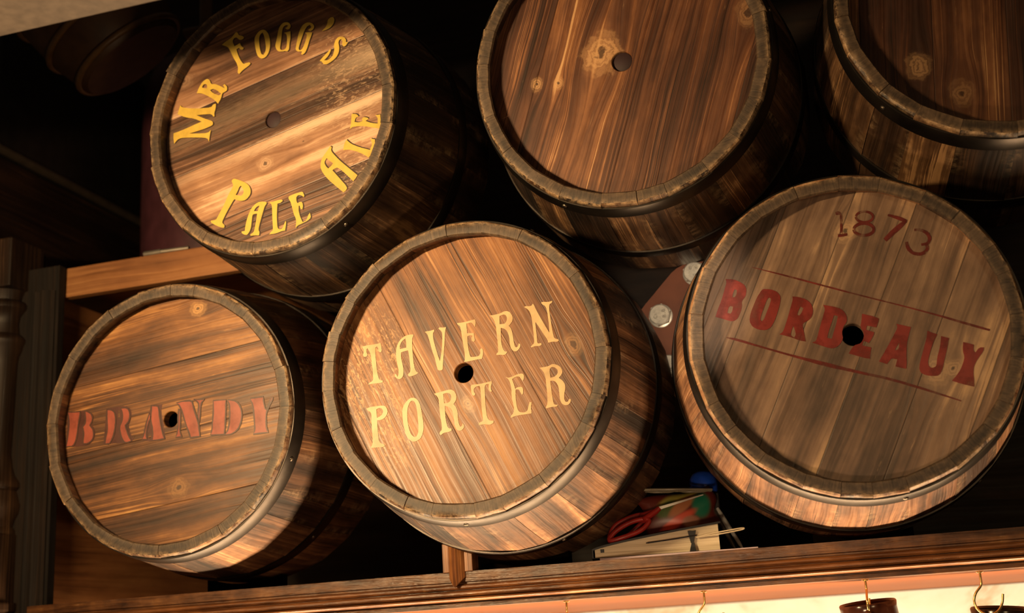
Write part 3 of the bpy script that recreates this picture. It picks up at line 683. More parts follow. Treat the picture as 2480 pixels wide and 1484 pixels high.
def make_head(r0, depth, hole, mat, parent, flip=False, name='head'):
    R = prof_r(depth, r0) - 0.0200
    bm = bmesh.new()
    seg = 96
    th = 0.016

    def ring(c, r, z):
        return [bm.verts.new((c[0] + r * math.cos(2 * math.pi * k / seg), c[1] + r * math.sin(2 * math.pi * k / seg), z)) for k in range(seg)]
    rings = []
    if hole:
        hx, hy, hr = hole
        for z in (-depth - th, -depth):
            pass
        rings.append(ring((hx, hy), hr, -depth - th))
        rings.append(ring((hx, hy), hr * 1.0, -depth - 0.0012))
        rings.append(ring((hx, hy), hr + 0.0010, -depth))
    else:
        rings.append(ring((0, 0), 0.002, -depth))
    rings.append(ring((0, 0), R * 0.5, -depth))
    rings.append(ring((0, 0), R, -depth))
    rings.append(ring((0, 0), R, -depth - th))
    for A, B in zip(rings, rings[1:]):
        for k in range(seg):
            j = (k + 1) % seg
            bm.faces.new((A[k], A[j], B[j], B[k]))
    if hole:
        A, B = rings[-1], rings[0]
        for k in range(seg):
            j = (k + 1) % seg
            bm.faces.new((A[k], A[j], B[j], B[k]))
    else:
        bm.faces.new(rings[0])
        bm.faces.new(rings[-1])
    return from_bm(name, bm, mat, parent, smooth=30)


DEPTH = 0.030


def barrel(q, label, seed, head_m, stave_m, hole, bung=False, rivets1=(), rivets2=(), words=(), bulge=0.264, length=0.315):
    global BAR_L, BULGE
    BAR_L, BULGE = length, bulge
    cx, cy, cz, r0, tx, tz = q
    nrm = Vector((math.sin(tx), -1.0, math.sin(tz))).normalized()
    u = Vector((0, 0, 1)).cross(nrm).normalized()
    v = nrm.cross(u)
    # the thing's base is the middle of its length, its local z runs out through the head
    BELLIES[seed] = (Vector((cx, cy, cz)) - nrm * 0.30, bulge)
    root = thing('wooden_barrel', label, 'barrel', (0, 0, 0), 'wooden barrels stacked in two rows')
    root.matrix_world = Matrix(((u.x, v.x, nrm.x, cx), (u.y, v.y, nrm.y, cy), (u.z, v.z, nrm.z, cz + Z0), (0, 0, 0, 1)))
    make_staves(r0, seed, root, stave_m)
    make_head(r0, DEPTH, hole, head_m, root)
    make_head(r0, BAR_L - 0.030, None, M_BACKHEAD, root, name='rear_head')
    make_hoop(r0, 0.0095, 0.0390, root, rivets1)
    make_hoop(r0, 0.195, 0.221, root, rivets2)
    if bung:
        bm = bmesh.new()
        lathe(bm, [(0, -0.012), (hole[2] - 0.0004, -0.012), (hole[2] - 0.0004, 0.0), (hole[2] - 0.0014, 0.0008), (0, 0.0008)], 40)
        bmesh.ops.translate(bm, verts=bm.verts[:], vec=(hole[0], hole[1], -DEPTH - bung))
        from_bm('bung', bm, M_BUNG, root, smooth=40)
    for fn in words:
        fn(root)
    return root


M_BACKHEAD = board_mat('rear_head_wood', 'x', STAVE_DARK, 2.0)
M_ST = stave_mat('stave_wood', STAVE)
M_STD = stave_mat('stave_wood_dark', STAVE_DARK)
M_STL = stave_mat('stave_wood_light', STAVE_LIGHT)

ZL = -DEPTH + 0.0002


def words_tavern(r):
    g = GLYPHS['tavern']
    paint_letters('painted_word', g['tavern'], ZL, M_CREAM, r)['label'] = 'cream painted word TAVERN'
    paint_letters('painted_word', g['porter'], ZL, M_CREAM, r)['label'] = 'cream painted word PORTER'


def words_brandy(r):
    g = GLYPHS['brandy']
    o = paint_letters('painted_word', g['brandy'], ZL + 0.0003, M_SALMON, r)
    o['label'] = 'salmon red painted word BRANDY'
    paint_letters('letter_ground', g['brandyback'], ZL - 0.0001, M_MAROON, o, (0, 0), 0.0001)['label'] = 'dark maroon ground behind the first letters'
    outline_letters('letter_outline', g['brandy'], ZL + 0.0009, 0.0013, M_OUTLINE, o)['label'] = 'thin dark brown outline of the letters'


def words_bord(r):
    g = GLYPHS['bord']
    paint_letters('painted_word', g['bordeaux'], ZL, M_CRIMSON, r)['label'] = 'crimson painted word BORDEAUX'
    paint_letters('painted_line', g['rules'], ZL, M_FADED, r)['label'] = 'two thin crimson painted lines above and below the word'
    paint_letters('painted_year', g['1873'], ZL, M_GHOST, r)['label'] = 'faded crimson year 1873'


def words_fogg(r):
    g = GLYPHS['fogg']
    for k, t in (('mr', 'MR'), ('foggs', "FOGG'S"), ('pale', 'PALE'), ('ale', 'ALE')):
        o = paint_letters('painted_word', g[k], ZL + 0.0004, M_YELLOW, r)
        o['label'] = 'yellow painted word ' + t
        sh = (0.0016, 0.0012) if k == 'ale' else (0.0019, -0.0010)
        paint_letters('letter_shade', g[k], ZL, M_SHADE, o, sh, 0.0001)['label'] = 'dark brown painted drop shade of the letters'


barrel([-0.881, 1.6734, 0.8549, 0.2291, -0.0684, -0.0341], "upper-row wooden barrel with yellow lettering Mr Fogg's Pale Ale around its head", 11,
       head_mat('ale_head_wood', 10.7, HEAD_PALE, 0.105, 0.0215, [(-0.023, -0.067, 0.0075, 0.6), (-0.179, 0.113, 0.009, 0.25), (0.05, -0.043, 0.004, 0.1)], 3.0,
                worn=[(-0.0300, 0.015, 0.9, -0.16, 0.06), (0.045, 0.035, 0.55, 0.08, 0.22)], tone_amp=0.40, contrast=1.25, scuff=[(0.15, -0.085, 0.07, 0.45), (0.14, 0.06, 0.09, 0.40)]),
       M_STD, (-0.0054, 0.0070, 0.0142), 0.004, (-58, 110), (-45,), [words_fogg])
barrel([-0.3004, 1.6985, 0.8496, 0.2273, -0.0105, -0.079], 'unlettered reddish brown wooden barrel in the middle of the upper row, bung hole in view', 23,
       head_mat('plain_head_wood', 69.4, HEAD_RED, 0.16, 0.19, [(-0.031, 0.027, 0.017, 0.9), (-0.138, -0.003, 0.006, 0.9), (-0.103, -0.008, 0.005, 0.8), (0.201, 0.046, 0.012, 0.35)], 7.0, tone_amp=0.25, gv=60.0),
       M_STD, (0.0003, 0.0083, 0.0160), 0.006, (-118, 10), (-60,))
barrel([-1.1231, 1.7705, 0.4002, 0.2264, 0.0234, -0.0191], 'wooden barrel lettered BRANDY in salmon red at the left end of the lower row', 37,
       head_mat('brandy_head_wood', 6.5, HEAD_BRANDY, 0.118, 0.02, [(0.046, 0.187, 0.0075, 0.9), (0.009, -0.115, 0.010, 0.3)], 12.0, tone_amp=0.30, gv=50.0, contrast=1.2),
       M_ST, (-0.0056, 0.0015, 0.0134), False, (-22, 150), (-50,), [words_brandy], 0.264, 0.34)
barrel([-0.5809, 1.7068, 0.4102, 0.2263, -0.0004, 0.030], 'wooden barrel lettered TAVERN PORTER in cream in the middle of the lower row', 41,
       head_mat('porter_head_wood', -64.1, HEAD_WARM, 0.135, 0.06, [(0.168, 0.017, 0.0085, 0.35), (0.0, -0.054, 0.007, 0.6)], 18.0, tone_amp=0.15, gv=55.0,
                scuff=[(-0.165, 0.02, 0.09, 0.75), (-0.12, -0.09, 0.05, 0.6)]),
       M_ST, (-0.0047, -0.0055, 0.0150), False, (-92, 60), (-70,), [words_tavern], 0.266, 0.335)
barrel([-0.0122, 1.7221, 0.3898, 0.2251, 0.0993, -0.0330], 'greyish wooden barrel lettered BORDEAUX 1873 in crimson at the right end of the lower row', 59,
       head_mat('bordeaux_head_wood', 63.4, HEAD_GREY, 0.085, 0.02, [(0.105, -0.061, 0.011, 0.7), (0.128, -0.059, 0.007, 0.7), (0.010, 0.152, 0.009, 0.8)], 25.0, tone_amp=0.40, gv=34.0, contrast=1.25, lines=0.35),
       M_STL, (0.0015, 0.0014, 0.0157), False, (-80,), (-50,), [words_bord], 0.268, 0.33)
barrel([0.2483, 1.6973, 0.8559, 0.2255, 0.0374, -0.0143], 'unlettered wooden barrel with shade painted into its head at the right end of the upper row, cut by the frame', 67,
       head_mat('shaded_head_wood', 84.0, HEAD_RED_SHADE, 0.10, 0.01, [(-0.122, -0.092, 0.010, 0.7), (-0.069, -0.144, 0.010, 0.4)], 33.0, tone_amp=0.35, gv=50.0),
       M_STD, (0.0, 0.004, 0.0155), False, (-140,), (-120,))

# ------------------------------------------------------------------ the shelf unit the barrels stand on
YF = 1.930                    # front face of the shelf edge
ZT, ZB = 0.1222, 0.0655       # top and underside of the shelf edge
M_CABX = board_mat('shelf_edge_wood', 'x', CAB, 1.0, gv=150.0, gu=4.0, rough=0.30, lines=0.35)
M_FASCIA_SHADE = board_mat('shelf_fascia_shaded_wood', 'x', [(p, tuple(k * 0.55 for k in c)) for p, c in CAB[:-1]] + [(1.0, (0.50, 0.33, 0.20))], 2.0, gv=170.0, gu=9.0, rough=0.34, lines=0.3)  # same varnish as the moulding, darkened so the flat bands look shaded
M_CABZ = board_mat('upright_wood', 'z', [(p, tuple(min(1, k * 1.25) for k in c)) for p, c in CAB], 4.0, gv=70.0, gu=1.6, rough=0.40)
M_PANEL = board_mat('side_panel_wood', 'y', RAIL, 6.0, gv=50.0, rough=0.5)
M_BACK = board_mat('back_panel_wood', 'x', CAB_DARK, 8.0, gv=30.0, rough=0.6)
CAB_BLACK = [(p, tuple(k * 0.45 for k in c)) for p, c in CAB_DARK]
M_STILE = board_mat('stile_wood', 'z', CAB_BLACK, 9.0, gv=60.0, rough=0.85)
M_POST = board_mat('turned_post_wood', 'z', CAB_DIM, 13.0, gv=50.0, rough=0.5)
M_RAIL = board_mat('rail_wood', 'x', RAIL, 15.0, gv=40.0, rough=0.5)
M_UNDER = plain('shelf_underside_varnish', (0.190, 0.060, 0.020), 0.7, 0.0, 0.15, vary=0.06, scale=9.0)

cab = thing('bar_shelf_unit', 'dark wooden back-bar shelf unit with a moulded front edge that carries the barrels', 'shelf', (-0.5, 2.3, ZB))
OFF = Vector((-0.5, 2.3, ZB))


def part(name, bm, mats, parent=None, smooth=None, off=OFF):
    bmesh.ops.translate(bm, verts=bm.verts[:], vec=-off)
    return from_bm(name, bm, mats, parent or cab, smooth)


XL, XR = -1.50, 1.1
bm = bmesh.new()
box(bm, (XL, YF + 0.012, ZB + 0.0015), (XR, 2.845, ZT - 0.0006))
part('shelf_board', bm, [M_UNDER])
prof = [(YF, ZT), (YF, ZT - 0.0160), (YF + 0.0050, ZT - 0.0172), (YF + 0.0050, ZT - 0.0196), (YF - 0.0010, ZT - 0.0208), (YF - 0.0050, ZT - 0.0230), (YF - 0.0058, ZT - 0.0258),
        (YF - 0.0030, ZT - 0.0284), (YF + 0.0012, ZT - 0.0290), (YF + 0.0012, ZT - 0.0300), (YF - 0.0080, ZT - 0.0310), (YF - 0.0125, ZT - 0.0335), (YF - 0.0130, ZT - 0.0365), (YF - 0.0100, ZT - 0.0390), (YF - 0.0040, ZT - 0.0402),
        (YF - 0.0020, ZT - 0.0410), (YF - 0.0095, ZT - 0.0418), (YF - 0.0115, ZT - 0.0440), (YF - 0.0085, ZT - 0.0460), (YF - 0.0030, ZT - 0.0470), (YF + 0.0045, ZT - 0.0478), (YF + 0.0045, ZT - 0.0496),
        (YF - 0.001, ZT - 0.0502), (YF - 0.001, ZB + 0.0006), (YF + 0.0008, ZB), (YF + 0.014, ZB), (YF + 0.014, ZT)]
bm = bmesh.new()
extrude_profile(bm, prof, 'x', XL, XR)
bm.faces.ensure_lookup_table()
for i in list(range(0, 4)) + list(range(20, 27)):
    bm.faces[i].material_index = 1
part('shelf_moulding', bm, [M_CABX, M_FASCIA_SHADE], smooth=28)

# short upright under the porter barrel with its pointed moulding
bm = bmesh.new()
box(bm, (-0.703, YF - 0.002, ZT - 0.0005), (-0.652, YF + 0.030, 0.168), 0.001)
up_ = part('divider_post', bm, [M_CABZ])
pts = [(-0.6915, 0.168), (-0.6915, ZT - 0.010), (-0.6785, ZT - 0.0265), (-0.6655, ZT - 0.010), (-0.6655, 0.168)]
bm = bmesh.new()
vs = []
cols = [(-0.6920, 0.000), (-0.6890, -0.005), (-0.6850, -0.010), (-0.6815, -0.0135), (-0.6785, -0.0105), (-0.6755, -0.0135), (-0.6715, -0.009), (-0.6690, -0.006), (-0.6650, 0.000)]
top, bot = [], []
for x, d in cols:
    zb = ZT - 0.026 + abs(x + 0.6785) * 1.25
    top.append(bm.verts.new((x, YF - 0.002 + d - 0.0005, 0.168)))
    bot.append(bm.verts.new((x, YF - 0.002 + d - 0.0005, zb)))
bt, bb_ = [bm.verts.new((cols[0][0], YF + 0.002, 0.168)), bm.verts.new((cols[-1][0], YF + 0.002, 0.168))], [bm.verts.new((cols[0][0], YF + 0.002, ZT - 0.009)), bm.verts.new((cols[-1][0], YF + 0.002, ZT - 0.009))]
for i in range(len(cols) - 1):
    bm.faces.new((top[i], top[i + 1], bot[i + 1], bot[i]))
bm.faces.new((bt[0], top[0], bot[0], bb_[0]))
bm.faces.new((top[-1], bt[1], bb_[1], bot[-1]))
bm.faces.new([bt[0]] + [bt[1]] + top[::-1])
bm.faces.new([bb_[1], bb_[0]] + bot)
m_ = part('post_moulding', bm, [M_CABZ], up_)
m_.location = (0, 0, 0)

# left stile, side panel, top rail, back panel
bm = bmesh.new()
box(bm, (-1.61, 2.000, -0.25), (-1.512, 2.020, 0.787), 0.001)
st = part('stile', bm, [M_STILE])
bm = bmesh.new()
cs = [(-1.566, 2.0005), (-1.566, 1.994), (-1.560, 1.989), (-1.554, 1.994), (-1.551, 1.994), (-1.545, 1.986), (-1.537, 1.983), (-1.530, 1.988), (-1.526, 1.994), (-1.522, 1.992), (-1.518, 1.996), (-1.518, 2.0005)]
extrude_profile(bm, cs, 'z', -0.25, 0.735)
part('stile_moulding', bm, [board_mat('stile_moulding_wood', 'z', CAB_BLACK, 3.0, gv=60.0, rough=0.8)], st, smooth=35)
bm = bmesh.new()
box(bm, (-1.55, 2.02, -0.25), (-1.53, 2.845, 0.728))
part('side_panel', bm, [M_PANEL])
bm = bmesh.new()
box(bm, (-1.53, 2.026, 0.727), (-1.124, 2.046, 0.787), 0.0015)
box(bm, (-1.9, 2.046, 0.765), (-1.20, 2.845, 0.7862))
part('top_rail', bm, [M_RAIL])
bm = bmesh.new()
box(bm, (-2.6, 2.845, ZB), (1.6, 2.865, 2.3))
part('back_panel', bm, [M_BACK])
# turned post at the left edge of the picture
PX, PY = -1.634, 1.995
post = part('turned_post', (lambda b_: (box(b_, (PX - 0.05, PY - 0.05, 0.742), (PX + 0.05, PY + 0.05, 0.842), 0.003), b_)[1])(bmesh.new()), [M_POST])
bm = bmesh.new()
lp = [(0.046, 0.745), (0.040, 0.735), (0.036, 0.724), (0.046, 0.718), (0.050, 0.712), (0.050, 0.705), (0.044, 0.699), (0.036, 0.690), (0.033, 0.675), (0.036, 0.655),
      (0.045, 0.648), (0.050, 0.642), (0.050, 0.636), (0.046, 0.630), (0.044, 0.622), (0.036, 0.606), (0.034, 0.59), (0.032, 0.50), (0.029, 0.415),
      (0.032, 0.403), (0.034, 0.39), (0.040, 0.374), (0.048, 0.364), (0.052, 0.358), (0.052, 0.350), (0.045, 0.344), (0.050, 0.330), (0.055, 0.315), (0.052, 0.300), (0.044, 0.288), (0.040, 0.276), (0.046, 0.268), (0.046, 0.26)]
lathe(bm, lp, 40, cap=True)
bmesh.ops.translate(bm, verts=bm.verts[:], vec=(PX, PY, 0))
part('turned_shaft', bm, [M_POST], post, smooth=40)
bm = bmesh.new()
box(bm, (PX - 0.049, PY - 0.049, -0.25), (PX + 0.049, PY + 0.049, 0.262), 0.003)
box(bm, (PX - 0.056, PY - 0.056, 0.118), (PX + 0.056, PY + 0.056, 0.135), 0.004)
part('post_base', bm, [M_POST], post)
bm = bmesh.new()
box(bm, (-1.80, PY + 0.050, -0.25), (-1.60, PY + 0.075, 0.84))
part('end_board', bm, [M_STILE])

# low cradle blocks, near-black, filling the gaps under the lower barrels with shade
M_CHOCK = plain('cradle_shade_black', (0.0035, 0.0022, 0.0015), 0.95, 0.0, 0.0)  # black without gloss, so the blocks look like shade
for nm, key in (('brandy', 37), ('porter', 41), ('bordeaux', 59)):
    (bx, by, bz), br = BELLIES[key]
    by -= 0.008
    bm = bmesh.new()
    xc = 0.075
    pr = [(xc, 0), (-xc, 0)] + [(-xc + 2 * xc * t / 12, bz - math.sqrt((br + 0.0018) ** 2 - (-xc + 2 * xc * t / 12) ** 2) - ZT) for t in range(13)]
    extrude_profile(bm, pr, 'y', -0.012, 0.010)
    o = from_bm('cradle_block', bm, M_CHOCK)
    o.location = (bx, by, ZT + Z0)
    tag(o, 'low cradle block coloured black as the shade under the %s barrel' % nm, 'block', 'cradle blocks under the lower barrels')

# ------------------------------------------------------------------ walls and beam
n = NT('cream_marbled_wall')
f1 = n.noise(n.obj(), 5.0, 6.0, 0.62, 1.5)
f2 = n.noise(n.obj(), 22.0, 4.0, 0.6)
colw = n.ramp(n.m('ADD', n.m('MULTIPLY', f1, 0.75), n.m('MULTIPLY', f2, 0.25)), [(0.36, (0.85, 0.76, 0.60)), (0.52, (0.82, 0.70, 0.52)), (0.60, (0.62, 0.44, 0.27)), (0.70, (0.80, 0.68, 0.50))])
M_WALL = n.finish(colw, 0.45)
bm = bmesh.new()
box(bm, (-2.6, 2.867, -1.6), (1.6, 2.947, 2.3))
wl = from_bm('wall_back', bm, M_WALL)
wl.location = (0, 0, Z0)
wl['kind'] = 'structure'

n = NT('grey_painted_beam')
fb = n.noise(n.obj(), 60.0, 4.0)
M_BEAM = n.finish(n.mix(n.rng(fb, 0.35, 0.65), (0.050, 0.036, 0.026), (0.075, 0.055, 0.040)), 0.6)
YB = 1.20
zbm = 0.6635 * YB
bm = bmesh.new()
box(bm, (-1.9, YB - 0.085, zbm), (0.2, YB, zbm + 0.16), 0.003)
bmesh.ops.translate(bm, verts=bm.verts[:], vec=(0, -YB, -zbm))
beam = from_bm('overhead_beam', bm, M_BEAM)
beam.location = (0, YB, zbm + Z0)
tag(beam, 'grey painted beam crossing the top left corner in front of the barrels', 'beam')

# ------------------------------------------------------------------ dark things at the upper left
M_LEATHER = plain('black_leather', (0.012, 0.011, 0.010), 0.42, vary=0.3)
M_PIPING = plain('dark_brown_piping', (0.055, 0.042, 0.03), 0.4)
CX1, CZ0, CZ1, CY0, CY1 = -1.735, 1.100, 1.50, 2.05, 2.75
case = thing('black_case', 'large black leather case with piped edges stacked behind the beam at upper left', 'case', (CX1, 2.4, CZ0))
co = Vector((CX1, 2.4, CZ0))
bm = bmesh.new()
box(bm, (CX1 - 0.45, CY0, CZ0), (CX1, CY1, CZ1), 0.02, 3)
part('case_body', bm, [M_LEATHER], case, 40, co)
for zz in (CZ0 + 0.012, CZ1 - 0.012):
    bm = bmesh.new()
    tube(bm, [(CX1 - 0.005, CY0 + 0.02, zz), (CX1 - 0.005, CY1 - 0.02, zz)], 0.011, 10)
    part('piping', bm, [M_PIPING], case, 40, co)
bm = bmesh.new()
box(bm, (CX1 - 0.45, 2.06, 0.7862), (CX1 - 0.012, CY1, CZ0 - 0.0005), 0.004)
bmesh.ops.translate(bm, verts=bm.verts[:], vec=(-CX1, -2.4, -0.7862))
cr = from_bm('wooden_crate', bm, board_mat('crate_wood', 'y', CAB_DARK, 27.0, gv=40.0))
cr.location = (CX1, 2.4, 0.7862 + Z0)
tag(cr, 'dark brown wooden crate under the black case at the left', 'crate')

# maroon cushion showing past the left rim of the ale barrel
bm = bmesh.new()
lathe(bm, [(0, 0), (0.13, 0.0), (0.165, 0.02), (0.18, 0.07), (0.183, 0.18), (0.183, 0.36), (0.178, 0.43), (0.16, 0.47), (0.11, 0.485), (0, 0.49)], 48)
cu_ = from_bm('maroon_cushion', bm, plain('maroon_leather', (0.095, 0.030, 0.042), 0.5), smooth=60)
cu_.location = (-1.475, 2.55, 0.7864 + Z0)
cu_.scale = (1, 1, 1.38)
tag(cu_, "round maroon cushion peeping out behind the left rim of the Mr Fogg's barrel", 'cushion')

# small metal clip lying on the rail
bm = bmesh.new()
tube(bm, [(-0.022, 0, 0.006), (0.016, 0, 0.006)], [0.0058, 0.0058], 14)
tube(bm, [(0.016, 0, 0.006), (0.075, 0.004, 0.006)], [0.0045, 0.004], 12)
o = from_bm('metal_tool', bm, plain('dull_steel', (0.45, 0.40, 0.34), 0.4, 0.8), smooth=40)
o.location = (-1.318, 2.0335, 0.787 + Z0)
tag(o, 'small dull metal rod lying on the wooden rail below the ale barrel', 'tool')

# brown wooden tub under the beam
M_TUB = plain('tub_wood', (0.085, 0.040, 0.014), 0.5)
M_TUBR = plain('tub_rim', (0.17, 0.09, 0.03), 0.4)
tub = thing('wooden_tub', 'dim brown round tub with raised rims hanging at the top left', 'tub', (-1.338, 1.90, 1.214))
tub.rotation_euler = (math.radians(20), math.radians(-32), 0)
tub.scale = (0.826, 0.826, 0.826)
bm = bmesh.new()
lathe(bm, [(0, -0.085), (0.125, -0.085), (0.135, -0.075), (0.160, 0.02), (0.170, 0.16), (0.150, 0.16), (0.14, 0.02), (0, 0.0)], 48)
from_bm('tub_body', bm, M_TUB, tub, smooth=35)
for r_, z_ in ((0.139, -0.068), (0.160, 0.015), (0.170, 0.12)):
    bm = bmesh.new()
    tube(bm, [(r_ * math.cos(a * math.pi / 30), r_ * math.sin(a * math.pi / 30), z_) for a in range(60)], 0.008, 8, True)
    from_bm('tub_rim', bm, M_TUBR, tub, smooth=50)
# wooden tap beside it
tap = thing('wooden_tap', 'dim brown wooden tap hanging beside the tub above the ale barrel', 'tap', (-1.275, 2.15, 1.30))
bm = bmesh.new()
lathe(bm, [(0, -0.075), (0.012, -0.075), (0.014, -0.06), (0.010, -0.05), (0.016, -0.03), (0.018, 0.0), (0.014, 0.02), (0.014, 0.16), (0, 0.16)], 24)
from_bm('tap_body', bm, M_TUBR, tap, smooth=40)
bm = bmesh.new()
tube(bm, [(-0.05, 0, 0.03), (-0.02, 0, 0.034), (0.02, 0, 0.034), (0.05, 0, 0.03)], [0.012, 0.008, 0.008, 0.012], 12)
from_bm('tap_handle', bm, M_TUBR, tap, smooth=40)

# ------------------------------------------------------------------ rust-red plate with bolts between the porter and bordeaux barrels
M_RUST = plain('red_oxide_steel', (0.15, 0.046, 0.021), 0.55, vary=0.3, scale=12.0)
M_BOLT = plain('galvanised_bolt', (0.62, 0.60, 0.54), 0.42, 0.55, vary=0.18, scale=160.0)
M_BOLTM = plain('bolt_marking', (0.30, 0.28, 0.25), 0.5, 0.5)
YP = 2.06
plate = thing('steel_plate', 'rust-red steel bracket plate with rounded corner in the gap between the porter and bordeaux barrels', 'plate', (-0.30, YP, 0.418))
outl = [(-0.385, 0.418), (-0.12, 0.418), (-0.12, 0.6225)]
arc = [(-0.275, 0.6225), (-0.283, 0.6212), (-0.295, 0.6165), (-0.3045, 0.610), (-0.3137, 0.601), (-0.3260, 0.589), (-0.3378, 0.577), (-0.3554, 0.560), (-0.375, 0.538), (-0.392, 0.505), (-0.398, 0.46)]
prof = outl + arc
bm = bmesh.new()
extrude_profile(bm, [(p[0] + 0.30, p[1] - 0.418) for p in prof], 'y', 0.0, 0.02)
from_bm('plate_body', bm, M_RUST, plate)
bm = bmesh.new()
box(bm, (0.02, 0.0195, 0.05), (0.10, 2.8445 - YP, 0.13), 0.003)
from_bm('bracket_arm', bm, M_RUST, plate)
DIG8 = [[(0.5 + 0.32 * math.cos(a), 0.76 + 0.22 * math.sin(a)) for a in [k * math.pi / 8 for k in range(17)]], [(0.5 + 0.38 * math.cos(a), 0.28 + 0.27 * math.sin(a)) for a in [k * math.pi / 8 for k in range(17)]]]
DOT = [[(0.4, 0.05), (0.6, 0.05)]]
LETC = [[(0.85, 0.85), (0.6, 1.0), (0.3, 0.92), (0.12, 0.6), (0.12, 0.4), (0.3, 0.08), (0.6, 0.0), (0.85, 0.15)]]
LETN = [[(0.1, 0.0), (0.1, 1.0), (0.85, 0.0), (0.85, 1.0)]]


def bolt(px, pz, rot, label, rr=0.0196):
    b = thing('hex_bolt', label, 'bolt', (px, YP, pz), 'bolts in the rust-red plate')
    b.rotation_euler = (math.radians(90), 0, math.radians(0))
    bm = bmesh.new()
    lathe(bm, [(0, 0.0002), (rr * 1.06, 0.0002), (rr * 1.06, 0.0025), (rr * 0.98, 0.0035), (0, 0.0035)], 40)
    from_bm('washer', bm, M_BOLT, b, smooth=35)
    bm = bmesh.new()
    hex_ = [(rr * math.cos(math.radians(60 * k + rot)), rr * math.sin(math.radians(60 * k + rot))) for k in range(6)]
    extrude_profile(bm, hex_, 'z', 0.0035, 0.0135)
    lathe(bm, [(0, 0.0105), (rr * 0.93, 0.0137), (rr * 0.84, 0.0150), (0, 0.0150)], 36)
    hd = from_bm('bolt_head', bm, M_BOLT, b, smooth=30)
    bm = bmesh.new()
    for strokes, ox, oy in ((LETC, -0.006, 0.0045), (LETN, 0.0005, 0.0045), (DIG8, -0.0075, -0.0105), (DOT, -0.0022, -0.0105), (DIG8, 0.0025, -0.0105)):
        for st_ in strokes:
            tube(bm, [(ox + x * 0.0052, oy + y * 0.006, 0.0152) for x, y in st_], 0.0005, 6)
    bmesh.ops.rotate(bm, verts=bm.verts[:], cent=(0, 0, 0), matrix=Matrix.Rotation(math.radians(rot + 20), 3, 'Z'))
    from_bm('head_marking', bm, M_BOLTM, hd)
    return b


bolt(-0.2640, 0.6020, 160, 'silver hex bolt high on the rust-red plate beside the rim of the bordeaux barrel')
bolt(-0.3300, 0.5350, 75, 'silver hex bolt on the rust-red plate against the edge of the porter barrel')
bolt(-0.3235, 0.4455, 40, 'silver hex bolt low on the rust-red plate in the dark gap between two barrels', 0.0185)

# ------------------------------------------------------------------ notebook and odds and ends on the shelf
M_COVER = plain('black_notebook_cover', (0.010, 0.010, 0.012), 0.45)
n = NT('page_edges')
xx, yy, zz_ = n.sep(n.obj())
pg = n.noise(n.xyz(n.m('MULTIPLY', xx, 6.0), 0.0, n.m('MULTIPLY', zz_, 900.0)), 1.0, 3.0)
M_PAGES = n.finish(n.ramp(pg, [(0.3, (0.46, 0.36, 0.22)), (0.5, (0.72, 0.60, 0.42)), (0.75, (0.82, 0.72, 0.54))]), 0.7)
M_LILAC = plain('lilac_paper', (0.62, 0.50, 0.58), 0.7, vary=0.05)
M_RED = plain('red_plastic', (0.30, 0.020, 0.016), 0.35)
M_STEEL = plain('steel', (0.55, 0.53, 0.5), 0.3, 0.95)
M_BLUE = plain('blue_plastic', (0.015, 0.075, 0.55), 0.30)
M_FRAME = plain('smoky_spectacle_frame', (0.22, 0.19, 0.13), 0.25)

NBROT = 0.20
nb = thing('notebook', 'closed black notebook with swollen cream pages and elastic band lying on the shelf', 'notebook', (-0.458, 1.958, ZT + 0.0054))
nb.rotation_euler = (0, 0, NBROT)
L_, D_ = 0.205, 0.14


def nb_top(x):
    t = x / L_
    return 0.012 + 0.030 * (t ** 0.75)


NX = 24
bm = bmesh.new()
xs = [0.003 + (L_ - 0.007) * i / NX for i in range(NX + 1)]
A = [bm.verts.new((x, 0.002, 0.001)) for x in xs]
B = [bm.verts.new((x, 0.002, nb_top(x))) for x in xs]
C_ = [bm.verts.new((x, D_, nb_top(x))) for x in xs]
D__ = [bm.verts.new((x, D_, 0.001)) for x in xs]
for i in range(NX):
    for P, Q in ((A, B), (B, C_), (C_, D__), (D__, A)):
        bm.faces.new((P[i], P[i + 1], Q[i + 1], Q[i]))
for i in (0, NX):
    bm.faces.new((A[i], B[i], C_[i], D__[i]))
from_bm('pages', bm, M_PAGES, nb)
bm = bmesh.new()
sec = []
for i in range(NX + 1):
    x = L_ * i / NX
    zt = nb_top(x) + 0.0003
    sec.append([bm.verts.new((x, -0.002, zt)), bm.verts.new((x, -0.002, zt + 0.0028)), bm.verts.new((x, D_ + 0.003, zt + 0.0028)), bm.verts.new((x, D_ + 0.003, zt))])
for i in range(NX):
    for k in range(4):
        j = (k + 1) % 4
        bm.faces.new((sec[i][k], sec[i][j], sec[i + 1][j], sec[i + 1][k]))
bm.faces.new(sec[0])
bm.faces.new(sec[-1][::-1])
box(bm, (0.0, -0.002, -0.0012), (L_, D_ + 0.003, 0.0008))
box(bm, (-0.0022, -0.002, -0.0012), (0.0004, D_ + 0.003, nb_top(0) + 0.0030), 0.0006)
from_bm('cover', bm, M_COVER, nb)
bm = bmesh.new()      # elastic band down the page edges, pinched like a bow in the middle
for (za, zb, wa, wb) in ((0.0, 0.014, 0.0055, 0.0022), (0.014, 0.033, 0.0022, 0.0065)):
    v_ = [bm.verts.new((0.158 - wa, -0.0035, za)), bm.verts.new((0.158 + wa, -0.0035, za)), bm.verts.new((0.159 + wb, -0.0035, zb)), bm.verts.new((0.159 - wb, -0.0035, zb)),
          bm.verts.new((0.158 - wa, 0.0012, za)), bm.verts.new((0.158 + wa, 0.0012, za)), bm.verts.new((0.159 + wb, 0.0012, zb)), bm.verts.new((0.159 - wb, 0.0012, zb))]
    for q in ((0, 1, 2, 3), (7, 6, 5, 4), (0, 4, 5, 1), (1, 5, 6, 2), (2, 6, 7, 3), (3, 7, 4, 0)):
        bm.faces.new([v_[i] for i in q])
